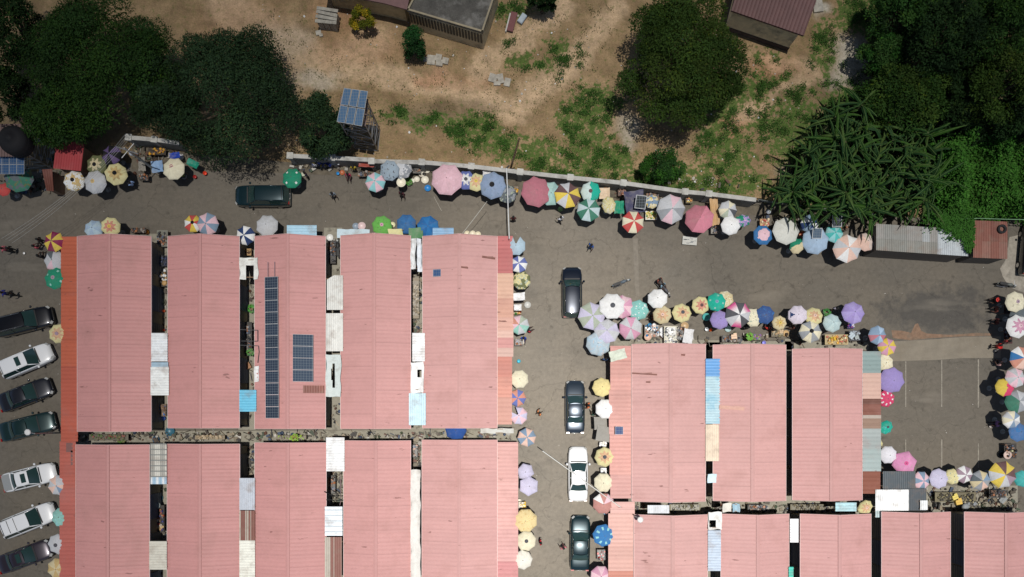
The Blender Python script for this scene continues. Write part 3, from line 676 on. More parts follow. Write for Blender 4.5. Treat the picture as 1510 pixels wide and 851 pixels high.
def umbrella(x, y, r, pt, label, hh=2.4, rot=None, vent=None, omit=(), tilt=(0, 0), sx=1.0, fl=8, center=None, top=None):
    R = px2m(r, hh)*1.05; seed = random.random()*40
    c = P(x, y, hh); rot = random.random()*6.28 if rot is None else math.radians(rot)
    root = empty('market_umbrella', (c.x, c.y, 0), 0, label, 'umbrella', 'market umbrellas shading the stalls')
    b = MB(); nr, na = 11, 48; rise = .30*R+.08; vs = []
    for j in range(nr+1):
        rr = j/nr
        for i in range(na):
            th = i/na; fr = th*fl % 1; e = .5-abs(fr-.5)      # 0 on rib, .5 mid panel
            chord = math.cos(math.pi/fl)/math.cos((fr-.5)*2*math.pi/fl)
            rad = R*rr*(chord-(.022*(e*2)**1.0)*rr**3)*(1+.035*rr*mnoise.noise(Vector((math.cos(th*6.283)*1.6, math.sin(th*6.283)*1.6, seed+3))))
            z = rise*(1-rr**1.55)-.10*R*(e*2)*rr*(1-.4*rr)-.04*rr**6
            if rr > .95: z -= .03
            z += .012*mnoise.noise(Vector((rad*4, th*9, seed)))
            vs.append((rad*math.cos(th*6.2832), rad*math.sin(th*6.2832), z))
    fade = random.uniform(.93, 1.04)
    for j in range(nr):
        for i in range(na):
            th = (i+.5)/na; sg = int(th*8) % 8
            if sg in omit and j > 1: continue
            rr = (j+.5)/nr
            col = pattern(pt, th, rr, seed)
            if center and rr < .17: col = C_(center)
            e = .5-abs((th*fl) % 1-.5)
            col = tuple(max(.008, v*fade) for v in col)
            i2 = (i+1) % na
            b.add([vs[j*na+i], vs[j*na+i2], vs[(j+1)*na+i2], vs[(j+1)*na+i]], [(3,2,1,0)], col)
    me = b.mesh('canopy', CLOTH)
    import bmesh
    bm = bmesh.new(); bm.from_mesh(me); bmesh.ops.remove_doubles(bm, verts=bm.verts, dist=.0008)
    for f in bm.faces:
        if f.normal.z < 0: f.normal_flip()
        f.smooth = False
    bm.to_mesh(me); bm.free()
    ca = bpy.data.objects.new('canopy', me); link(ca, root); ca.location = (0, 0, hh-.1)
    ca.rotation_euler = (math.radians(tilt[0]+random.uniform(-6,6)), math.radians(tilt[1]+random.uniform(-6,6)), rot); ca.scale = (sx, 1, 1)
    rb = MB()
    for k in range(fl):
        if k in omit: continue
        t = 2*math.pi*k/fl
        rb.tube((0,0,rise-.03), (R*.97*math.cos(t), R*.97*math.sin(t), -.05), .009, n=4)
    rbo = rb.build('rib_frame', STEEL, ca)
    po = MB(); po.tube((0,0,.05), (0,0,hh-.1+rise*.9), .022, n=8); po.build('pole', STEEL, root)
    fi = MB(); fi.lathe((0,0,rise-.015), [(.05,0),(.035,.04),(.012,.07),(.001,.10)], 8); fi.build('finial', STEEL, ca)
    bs = MB(); bs.lathe((0,0,0), [(.24,.0),(.24,.06),(.1,.09),(.04,.22),(.001,.22)], 12); bs.build('base', CONC, root)
    if vent or top:
        v = MB(); n = 8; vr = .17*R if vent else .3*R
        v.lathe((0,0,rise+.005), [(vr*1.15,-.03),(vr*.6,.03),(.01,.07)], 8, col=C_(vent or top)); v.build('vent_cap', CLOTH, ca)
    return root
U = umbrella
G8 = lambda *a: ('segs', list(a))
U(26,262,21,('blotch','slate','dgreen','olive'),'dull green tent like umbrella under the blue solar panels at upper left',2.3)
U(4,279,10,('plain','red'),'red canopy corner at the left edge below the solar panels',2.1)
U(163,228,15,('segs',['dpurple','black','dpurple','black','dpurple','black','dpurple','black']),'dark purple and black umbrella in the shade beneath the cables',2.3)
U(141,243,15,('flower','olive','beige','black'),'olive beige flowered umbrella above the plain white one at upper left',2.25,vent='black')
U(108,266,15,('blotch','tan','white','beige'),'ragged tan and white patched umbrella by the red roofed kiosk',2.3,vent='black')
U(139,268,17,('plain','lgrey'),'white umbrella with a small tan patch next to the pale yellow one',2.5,top=None,center='tan')
U(170,256,16,('flower','pyellow','tan','black'),'pale yellow umbrella with tan centre ring and black cap at upper left',2.65,vent='black')
U(255,248,16.5,('logo','cream','dpink'),'cream umbrella with a small pink square print at upper left',2.5,rot=22)
U(137,337,13.5,('alt','pblue','lblue'),'pale blue umbrella tucked behind the orange veranda block gable',2.3)
U(162,334,14,('flower','pyellow','coral','yellow'),'yellow umbrella with pink flower ring over the first block gable',2.4)
U(78,356,15,('alt','yellow','maroon'),'bright yellow and maroon segmented umbrella at the street corner on the left',2.6,rot=10)
U(79,384,15.5,('segs',['lgrey','lgrey','slate','lgrey','lgrey','lpink','lgrey','lgrey']),'white grey umbrella between the maroon yellow and the green umbrellas',2.35,rot=0)
U(80,410,16,('marks','green','mint'),'green umbrella with white edge marks beside the orange veranda roof',2.5,center='mauve')
U(85,492,14,('flower','pyellow','orange','coral'),'yellow umbrella with orange flower centre by the hood of the black suv',2.5,vent='mauve')
U(85,716,15,('segs',['lgrey','peach','lgrey','bluegrey','peach','lgrey','lgrey','peach']),'grey and peach umbrella by the nose of the white sunroof saloon',2.5)
U(88,763,14,('spots',(150,215,200),'pturq'),'mint green umbrella beside the hood of the white suv with roof bars',2.5,sx=.9)
U(84,803,15,('plain','lgrey'),'light grey umbrella with a dark centre patch above the tan one at lower left',2.4,vent='dgrey')
U(84,839,15,('alt','tan','beige'),'tan yellow umbrella cut by the bottom edge at lower left',2.4)
U(284,329,13,('segs',['red','yellow','white','red','yellow','white','red','yellow']),'red yellow and white umbrella half hidden under the pink and grey blue one',2.2,vent='black')
U(305,330,16,('alt','lpink','bluegrey'),'pale pink and grey blue segmented umbrella above the second block gable',2.55,rot=0)
U(361,347,14,('alt','navy','white'),'navy and white segmented umbrella above the second alley',2.6,rot=10)
U(393,332,16,('plain','lgrey'),'light grey umbrella with a notch torn from its rim above the third block',2.5,omit=(),rot=68)
U(430,262,14,('marks','green','white'),'dark green umbrella with white lettering marks beside the parked green suv',2.4,sx=1.1)
U(553,268,14.5,('alt','lpink','pturq'),'pale pink and turquoise segmented umbrella below the wall corner',2.5,rot=5)
U(574,251,15,('spots',(165,182,195),'dgrey'),'grey blue patterned umbrella right of the pink and turquoise one',2.65,sx=.95)
U(594,250,12,('blotch','lgrey','grey','white'),'collapsed grey white umbrella leaning by the wall next to the basins',2.1,sx=1.3,tilt=(12,10))
U(659,264,23,('spots',(240,195,205),'lpink'),'large pale pink umbrella with red printed marks by the boundary wall',2.6)
U(687,265,14,('flower','bflow','white','black'),'blue flowered umbrella squeezed beside the large pale pink one',2.3,vent='dgrey')
U(702,268,13.5,('flower','pyellow','orange','yellow'),'yellow umbrella with orange middle beside the grey blue crinkled one',2.35)
U(726,273,19.5,('spots',(155,175,205),'bluegrey'),'grey blue crinkled umbrella with black vent left of the white cable',2.6,vent='black')
U(748,285,14,('blotch','grey','slate','sage'),'small dull grey umbrella behind the white cable',2.2)
U(791,282,22,('plain','dpink'),'large dusty pink umbrella at the street junction right of the cable',2.6,fl=8)
U(812,285,17,('alt',(185,225,215),(170,212,208)),'pale turquoise umbrella half hidden behind the dusty pink one',2.2)
U(837,287,19,('segs',['yellow','brown','lgrey','brown','yellow','lgrey','yellow','brown']),'yellow brown and grey segmented umbrella by the boundary wall',2.6,rot=-10)
U(871,282,14.5,('half','teal',(215,235,230),0),'white and green umbrella with a dark centre above the sage green one',2.35,vent='brown',rot=0)
U(868,309,17,('alt','dgreen',(200,220,222)),'sage green and white segmented umbrella at the edge of the street',2.6,rot=10)
U(898,302,12.5,('blotch','pyellow','cream','yellow'),'pale yellow lopsided umbrella between the green cloth and the sage one',2.4,sx=.8,rot=10)
U(934,327,16.5,('alt','red','cream'),'red and cream segmented umbrella standing forward on the street',2.5,rot=20)
U(962,297,10,('blotch','bluegrey','cream','yellow'),'small blue grey umbrella with yellow print behind the big grey white one',2.2)
U(990,308,21,('segs',['lgrey','lpink','lgrey','lgrey','grey','lpink','lgrey','grey']),'big grey umbrella with faint pink panels right of the food table',2.6,rot=5)
U(1032,322,21,('segs',['dpink']*4+[(225,130,150)]*4),'big rose pink umbrella beside the signboard lying on the street',2.6)
U(1074,309,13.5,('segs',['lgrey','cream','sage','lgrey','dgrey','lgrey','cream','lgrey']),'grey and pale yellow umbrella directly behind a plain white one',2.3)
U(1078,332,14,('plain','white'),'plain white umbrella beside the green and lilac cloth umbrella',2.55)
U(1096,325,12,('blotch','green','purple','lpink'),'green and lilac patterned umbrella partly folded by the dark ditch',2.3,sx=.75)
U(1126,346,14.5,('rim','blue','lpink'),'bright blue umbrella with a pink crumpled centre in the north row',2.5)
U(1160,340,20,('plain',(225,225,215)),'large off white umbrella under the banana leaf tips',2.55)
U(1176,362,12.5,('half','green','beige',.4),'green and beige tilted umbrella in front of the large off white one',2.3,sx=.8,rot=-30)
U(1195,329,13,('segs',['bluegrey','navy','white','navy','white','bluegrey','white','navy']),'navy and white umbrella in the banana shade',2.2)
U(1203,355,19,('plain','lblue'),'light blue umbrella carrying a flat solar panel',2.55,rot=12)
U(1231,344,13,('alt','turq','pturq'),'turquoise segmented umbrella below a dark solar panel',2.45,rot=0)
U(1250,366,20,('segs',['peach','white','peach','lgrey','peach','white','peach','lgrey']),'white and peach segmented umbrella near the grey tin shed',2.6,rot=0)
U(1278,356,14,('half','peach',(235,215,205),.1),'small two tone peach umbrella touching the grey tin shed',2.4)  # canopy split into two close peach tones
# block of umbrellas south of the street
U(873,466,20,('alt','sage','lav'),'sage and lavender segmented umbrella by the rear of the dark car',2.5,rot=8)
U(918,452,17,('alt','pink','lpink'),'pink umbrella half hidden behind the white one with a dark cap',2.3,rot=0)
U(903,451,19,('plain','white'),'large white umbrella with a dark square cap south of the street',2.75,vent='dgrey')
U(895,488,18,('segs',['lav','lgrey','lav','lgrey','lgrey','lav','lgrey','lav']),'grey lavender umbrella in the corner cluster by the car lane',2.6)
U(882,507,17,('blotch',(195,212,220),'pblue','lgrey'),'light blue grey umbrella lowest of the corner cluster',2.4,sx=1.05)
U(930,484,17,('segs',['lgrey','pink','lgrey','pink','pink','lgrey','pink','lgrey']),'pink and pale grey panelled umbrella below the turquoise one',2.5,rot=20)
U(942,457,15,('spots',(140,215,205),'white'),'turquoise umbrella with white flecks between the pink and white ones',2.4,sx=.95)
U(970,440,14.5,('plain','white'),'white umbrella beside the motorcycle with two riders',2.6)
U(977,464,13.5,('flower','beige','orange','peach'),'beige umbrella with soft orange flower ring right of the turquoise one',2.4)
U(1006,461,14,('flower','pyellow','orange','coral'),'pale yellow flowered umbrella with dark cap above the white goods table',2.45,vent='dgrey')
U(1034,450,13,('flower','pyellow','coral','tan'),'cream umbrella with red flecks left of the emerald green one',2.45,vent='brown')
U(1070,441,12.5,('blotch','beige','cream','tan'),'beige umbrella peeping from behind the emerald green one',2.25)
U(1057,445,13.5,('marks','teal','mint'),'emerald green umbrella with white edge marks south of the street',2.6,center='bluegrey')
U(1062,471,14,('plain','purple'),'plain violet umbrella left of the magenta and grey one',2.4)
U(1112,468,13.5,('blotch','cream','cream','sage'),'cream umbrella right of the magenta and grey segmented one',2.3)
U(1089,464,19,('fade',['mag','dgrey','mag','dgrey','lgrey','mag','dgrey','lgrey']),'magenta white and dark grey segmented umbrella south of the street',2.65,rot=15)
U(1129,464,13.5,('spots',(50,85,150),'blue'),'dark blue umbrella in the middle of the south row',2.5)
U(1150,476,10.5,('flower','beige','tan','yellow'),'small beige umbrella between the dark blue and the lilac ones',2.35)
U(1177,464,14,('wedge',(232,222,236),'navy',4),'pale lilac umbrella with one dark triangle',2.5,rot=-22)
U(1201,466,13.5,('flower','pyellow','orange','peach'),'yellow umbrella with orange centre above the grey segmented one',2.35)
U(1196,489,16,('alt','grey','cream'),'grey and cream segmented umbrella with a black cap over the third east block gable',2.7,vent='black',rot=0)
U(1228,476,13.5,('alt',(200,222,222),(188,212,214)),'pale mint umbrella with a dark speck left of the violet one',2.45)
U(1259,461,16.5,('alt','purple',(180,165,222)),'violet umbrella with folded ridges nearest the open tarmac',2.6)
U(1295,494,13.5,('segs',['bluegrey','lblue','bluegrey','bluegrey','dpink','bluegrey','lblue','dpink']),'grey blue umbrella with rose panels by the parking apron',2.6,rot=0)
U(1309,511,13,('alt','yellow','pink'),'pink and yellow segmented umbrella at the apron corner',2.4,rot=0)
U(1306,535,12,('blotch','cream','cream','beige'),'ragged cream umbrella above the big violet one',2.3,sx=1.1)
U(1316,561,18.5,('plain','purple'),'biggest violet umbrella beside the patched awning',2.6)
U(1308,588,12.5,('dots','hot','white'),'hot pink umbrella with white dots',2.4)
U(1308,630,11,('blotch','teal','teal','turq'),'teal green umbrella with a dark middle beside the parking lot',2.3,vent='dgrey',sx=.85)
U(1297,652,8,('plain','pyellow'),'small folded yellow umbrella against the patched awning',2.1,sx=.55)
U(1311,671,13,('plain',(240,238,244)),'plain white umbrella above the bright pink one',2.5,rot=22)
U(1335,683,17.5,('spots',(240,150,200),'pink'),'bright pink umbrella at the corner of the slate roof',2.5,fl=6,center='mag')
U(1360,709,13.5,('alt','lpink','bluegrey'),'pink and slate blue segmented umbrella left end of the lower row',2.5,rot=22)
U(1386,706,14.5,('plain','lav'),'lavender umbrella in the lower row beside the parking lot',2.6)
U(1406,703,11.5,('blotch','pyellow','pyellow','sage'),'pale yellow umbrella squeezed beside the lavender one',2.35)
U(1423,700,12.5,('alt','white','mauve'),'white and mauve segmented umbrella in the lower row',2.5,rot=0)
U(1447,709,14.5,('segs',['grey','peach','grey','bluegrey','beige','grey','slate','beige']),'grey and peach segmented umbrella left of the big yellow one in the lower row',2.5)
U(1480,700,19.5,('segs',['yellow','brown','yellow','lgrey','yellow','lgrey','mauve','brown']),'big yellow and brown segmented umbrella at lower right',2.6,rot=30)
U(1509,706,12,('plain','turq'),'turquoise umbrella cut by the right edge',2.4)
U(1499,445,15,('flower','cream','cream','mauve'),'cream umbrella with a pale mauve centre at the right edge',2.5)
U(1504,466,13,('plain','slate'),'dark slate umbrella mostly hidden at the right edge',2.15,sx=1.3)
U(1502,481,17,('flower','white','pink','lpink'),'white umbrella with a pink flower centre at the right edge',2.6)
U(1507,528,17,('segs',['peach','bluegrey','peach','blue','coral','white','blue','coral']),'coral blue and white segmented umbrella at the right edge',2.5)
U(1499,557,14.5,('alt','lgrey','lpink'),'pale pink and grey segmented umbrella at the right edge',2.65,rot=0)
U(1483,571,13.5,('half','hot','yellow',0),'yellow umbrella with a red flower half near the right edge',2.45,rot=-10)
U(1501,592,17,('segs',['grey','lgrey','grey','dgreen','dgreen','dgreen','grey','lgrey']),'dark green and grey umbrella at the right edge',2.3,rot=0)
U(1493,619,13,('segs',['lgrey','cream','white','bluegrey','lgrey','white','bluegrey','cream']),'white and grey segmented umbrella above the blue one at the right edge',2.6)
U(1503,637,14.5,('spots',(75,120,180),'blue'),'plain blue umbrella at the right edge of the parking lot',2.4)
U(1277,749,12.5,('flower','pyellow','orange','peach'),'yellow orange umbrella wedged in the gap by the big white panel',2.6,sx=.75)
# both sides of the car lane
U(761,362,14,('plain','pblue'),'pale blue umbrella with a bite missing at the street corner',2.5,omit=(1,),rot=20)
U(765,389,12.5,('alt','bflow','white'),'blue and white segmented umbrella beside the red veranda roof',2.4,rot=5)
U(769,413,13.5,('blotch','olive','pyellow','sage'),'olive and yellow patched umbrella left side of the car lane',2.4)
U(766,479,14,('segs',['mint','lgrey','mint','lgrey','sage','lpink','coral','lpink']),'mint grey and pink umbrella left side of the car lane',2.5)
U(766,559,13.5,('plain','cream'),'round cream umbrella left side of the car lane',2.5)
U(763,587,12.5,('alt','coral','bflow'),'coral and blue segmented umbrella under the cream one',2.4,rot=0)
U(765,613,13,('alt','lav','lpink'),'pale lilac umbrella with a missing wedge at the cross alley',2.5,omit=(5,))
U(777,645,13.5,('alt','bluegrey','peach'),'blue and beige segmented umbrella under the long white cable',2.6,rot=5)
U(775,696,12.5,('plain','lav'),'upper of two plain bluish white umbrellas left side of the lane',2.3,fl=6)
U(780,717,14.5,('plain','lav'),'lower of two plain bluish white umbrellas left side of the lane',2.55,fl=6)
U(775,768,17,('spots',(240,215,150),'tan'),'large tan yellow umbrella with small pink prints left side of the lane',2.6,rot=22)
U(776,798,14.5,('plain','cream'),'cream umbrella with dark cap between tan and ivory ones',2.4,vent='dgrey')
U(771,826,14,('plain',(250,246,232)),'ivory umbrella lowest on the left side of the car lane',2.5)
U(888,571,14,('plain',(248,228,150)),'plain lemon yellow umbrella right side of the car lane',2.5)
U(893,603,14.5,('plain','white'),'plain white umbrella right side of the lane above the grey canopies',2.5,rot=22)
U(892,674,14.5,('flower','pyellow','orange','coral'),'yellow umbrella with orange flower and dark cap below the grey canopies',2.5,vent='dgrey')
U(890,712,14,('plain','cream'),'ivory white umbrella above the dusty rose one right side of the lane',2.5,rot=22)
U(890,743,15.5,('segs',['lpink',(205,140,130),'white',(205,140,130),(205,140,130),(205,140,130),(205,140,130),(200,135,125)]),'dusty rose umbrella with white triangles right side of the lane',2.5,rot=20)
U(891,790,16.5,('dots','blue','pturq'),'bright blue umbrella with pale dots right side of the lane',2.6)
U(886,850,15,('alt','pink','lpink'),'pink umbrella cut by the bottom edge beside the lane',2.4)
U(599,330,14.5,('alt',(50,115,180),(45,105,170)),'left blue umbrella over the fourth block gable',2.4)
U(631,334,16,('alt',(35,120,195),(30,105,180)),'right larger blue umbrella over the fifth block gable',2.6)
U(563,332,14.5,('flower','rgreen','rgreen','pink'),'lime green umbrella with pink flower patches over the fourth block gable',2.5)
U(672,634,15.5,('plain',(35,80,165)),'royal blue umbrella half hidden by the roof in the cross alley',2.3)
# square grey canopies
for x, y, s, rz, h, lab in ((886,624,17,.05,2.3,'upper dark grey square canopy right side of the car lane'),(891,640,20,-.15,2.5,'lower larger dark grey square canopy beside the small blue panel')):
    c = P(x, y, h); root = empty('square_canopy', (c.x, c.y, 0), rz, lab, 'canopy', 'grey square canopies'); w = px2m(s*1.1, h)/2; b = MB()
    b.add([(-w,-w,h-.18),(w,-w,h-.18),(w,w,h-.18),(-w,w,h-.18),(0,0,h+.05)], [(0,1,4),(1,2,4),(2,3,4),(3,0,4)], lin((150,147,140))); b.build('canopy_cloth', CLOTH, root)
    for sx in (-1,1):
        for sy in (-1,1): q = MB(); q.tube((sx*w*.95,sy*w*.95,.05),(sx*w*.95,sy*w*.95,h-.17),.02,n=6); q.build('leg', STEEL, root)
# small cloth canopies and cloths
def cloth(x0, y0, x1, y1, col, label, h=2.0, rz=0.0, cat='awning cloth'):
    c = P((x0+x1)/2, (y0+y1)/2, h); w, l = px2m(x1-x0, h), px2m(y1-y0, h); root = empty('awning_cloth', (c.x, c.y, 0), rz, label, cat, 'small awning cloths between umbrellas')
    b = MB(); n, m = 10, 10; sd = random.random()*30; vs = []
    for j in range(m+1):
        for i in range(n+1):
            u, v = i/n-.5, j/m-.5; e = 1+.12*mnoise.noise(Vector((u*4, v*4, sd)))
            vs.append((u*w*e, v*l*e, h-.15*math.cos(u*3)*math.cos(v*3)+.10*mnoise.noise(Vector((u*5, v*5, sd)))))
    fs = [(j*(n+1)+i, j*(n+1)+i+1, (j+1)*(n+1)+i+1, (j+1)*(n+1)+i) for j in range(m) for i in range(n)]
    b.add(vs, fs, lin(col, .85)); b.build('cloth', TARP, root, smooth=True)
    for sx in (-1,1):
        for sy in (-1,1): q = MB(); q.tube((sx*w*.42,sy*l*.42,.05),(sx*w*.42,sy*l*.42,h-.06),.018,n=5); q.build('pole', WOOD, root)
cloth(906,296,920,315,(25,150,115),'teal green cloth awning right of the pale yellow umbrella',2.0)
cloth(922,281,950,314,(62,62,95),'dark navy cloth awning around the framed solar panel',2.1,.1)
cloth(884,277,899,293,(235,210,180),'white tray cloth with brown goods by the wall',1.2)
cloth(275,236,293,246,(30,150,125),'teal tarp strip beside the cream umbrella',1.6,-.45)
cloth(250,225,265,234,(30,70,180),'bright blue tarp above the cream umbrella',1.5,.2)
cloth(223,237,240,254,(140,175,215),'light blue printed cloth over a stall left of the cream umbrella',1.7,.1)
cloth(204,232,214,252,(160,155,145),'grey white cover in the shade at upper left',1.3,.05)
cloth(1048,293,1060,332,(205,165,115),'tan cloth between the rose pink and white umbrellas',1.5,.1)
cloth(757,432,774,443,(245,245,245),'upper white tarp left side of the lane under the olive umbrella',2.1,.1)
cloth(758,449,769,458,(245,245,245),'lower white tarp left side of the lane under the olive umbrella',2.1)
cloth(899,516,923,531,(215,222,205),'pale green white cloth draped on the corner awning roof',2.95,.25)
cloth(1008,485,1022,506,(225,225,228),'white sheet covering goods north of the first east block',1.2,-.15)
cloth(489,234,500,243,(200,205,212),'white grey sack cloth below the dark wall section',1.0)
cloth(529,234,552,246,(165,75,62),'rusty red cloth cover in front of the wall corner',1.6,-.05)
cloth(712,262,724,250,(225,225,225),'white sheet scrap between yellow umbrella and wall',1.7)
# roof kiosks
def kiosk(pts, h, col, label, rib='x', rz=0, drop=.25, name='kiosk'):
    c = P(sum(p[0] for p in pts)/len(pts), sum(p[1] for p in pts)/len(pts), h); root = empty(name, (c.x, c.y, 0), 0, label, 'kiosk')
    w = [P(x, y, h)-Vector((c.x, c.y, 0)) for x, y in pts]   # tl tr br bl
    w[2].z -= drop; w[3].z -= drop; b = MB(); corr_slope(b, w[0], w[1], w[3], w[2], .22, .03, col, .06); o = b.build('roof', ROOF, root); orient_up(o)
    b = MB(); cen = sum((Vector((v.x, v.y, 0)) for v in w), Vector((0,0,0)))/4; ins = [cen+(Vector((v.x, v.y, 0))-cen)*.86 for v in w]
    b.prism([(v.x, v.y) for v in ins], 0.05, h-drop-.12, col=(.16,.09,.06)); b.build('wall', PAINT, root)
kiosk([(84,203),(124,213),(117,251),(76,247)], 2.7, (.36,.05,.055), 'red roofed kiosk half shaded by the mango tree at upper left')
kiosk([(62,250),(77,249),(77,281),(66,280)], 2.2, (.14,.045,.03), 'narrow dark red stall roof left of the tan patched umbrella')
# tin sheds at right
def shed(x0, y0, x1, y1, skew, col, label, h=2.7):
    c = P((x0+x1)/2, (y0+y1)/2, h); root = empty('tin_shed', (c.x, c.y, 0), 0, label, 'shed', 'low tin sheds beside the bush')
    a = P(x0,y0,h)-Vector((c.x,c.y,0)); b_ = P(x1,y0+skew,h)-Vector((c.x,c.y,0)); d = P(x0,y1,h-.25)-Vector((c.x,c.y,0)); e = P(x1,y1+skew,h-.25)-Vector((c.x,c.y,0))
    wl = MB(); f = .96; wl.prism([(a.x*f,a.y*f),(b_.x*f,b_.y*f),(e.x*f,e.y*f),(d.x*f,d.y*f)], .04, h-.36, col=(.10,.09,.08)); wl.build('wall', PAINT, root)
    m1, m2 = a.lerp(d,.52)+Vector((0,0,.03)), b_.lerp(e,.52)+Vector((0,0,.03))
    n = max(3, int((x1-x0)/11)); 
    for row, (t0, t1, u0, u1) in enumerate(((a, m1-Vector((0,.1,0)), b_, m2-Vector((0,.1,0))), (m1, d, m2, e))):
        for k in range(n):
            s = MB(); cc = col(k, row); z = Vector((0,0,random.uniform(0,.02)+.012*(k % 2)))
            corr_slope(s, t0.lerp(u0,(k)/n)+z, t0.lerp(u0,(k+1.03)/n)+z, t1.lerp(u1,(k)/n)+z, t1.lerp(u1,(k+1.03)/n)+z, .14, .025, cc, .05)
            o = s.build('roof_sheet', SHEET, root); orient_up(o)
    return root
def cgrey(k, row): 
    if k >= 8: return (.46,.50,.52)
    return random.choice([(.24,.24,.215),(.27,.26,.23),(.22,.215,.19)]) if row else random.choice([(.25,.25,.23),(.36,.38,.38),(.28,.27,.25)])
shed(1292,330,1427,369,9,cgrey,'long grey corrugated tin shed under the creepers',3.3)
shed(1435,325,1485,380,2,lambda k, row: random.choice([(.23,.085,.06),(.26,.12,.09),(.25,.19,.15),(.20,.07,.05)]),'rusty brown tin shed with a tyre on its roof',2.9)
# lorry tyre on shed roof
t = MB(); c = P(1477,338,2.95)
t.lathe((0,0,0), [(.20,.02),(.22,.14),(.34,.16),(.40,.10),(.40,.02),(.34,-.02),(.22,0),(.20,.02)], 20); o = t.build('tyre', RUBBER, smooth=True); o.location = c; tag(o, 'old black tyre lying on the rusty shed roof', 'tyre')
# extra solar panels
def tiltpanel(x, y, w, l, h, rz, label, col, nx=1, ny=1, tx=.25):
    c = P(x, y, h); root = empty('pole_mounted_solar', (c.x, c.y, 0), rz, label, 'solar panel', 'small solar panels on poles')
    w, l = px2m(w, h), px2m(l, h); b = MB(); M = Matrix.Rotation(tx, 3, 'X'); b.box((0,0,h), (w,l,.04), M=M, col=(.55,.56,.56)); f = b.build('frame', PAINT, root)
    g = MB(); g.box(M @ Vector((0,0,.018))+Vector((0,0,h)), (w-.08,l-.08,.02), M=M, col=col); g.build('solar_cells', PV, f)
    q = MB(); q.tube((0,0,.05),(0,0,h-.03),.03,n=6); q.build('pole', STEEL, root)
tiltpanel(945,298,16,19,2.9,-.12,'framed black solar panel over the navy cloth',(.012,.018,.022))
tiltpanel(1234.5,325,14,19,2.9,.08,'dark solar panel with grey frame behind the turquoise umbrella',(.03,.035,.04))
tiltpanel(1205,344,14,15,3.02,0,'slate blue solar panel lying on the light blue umbrella',(.07,.11,.16))
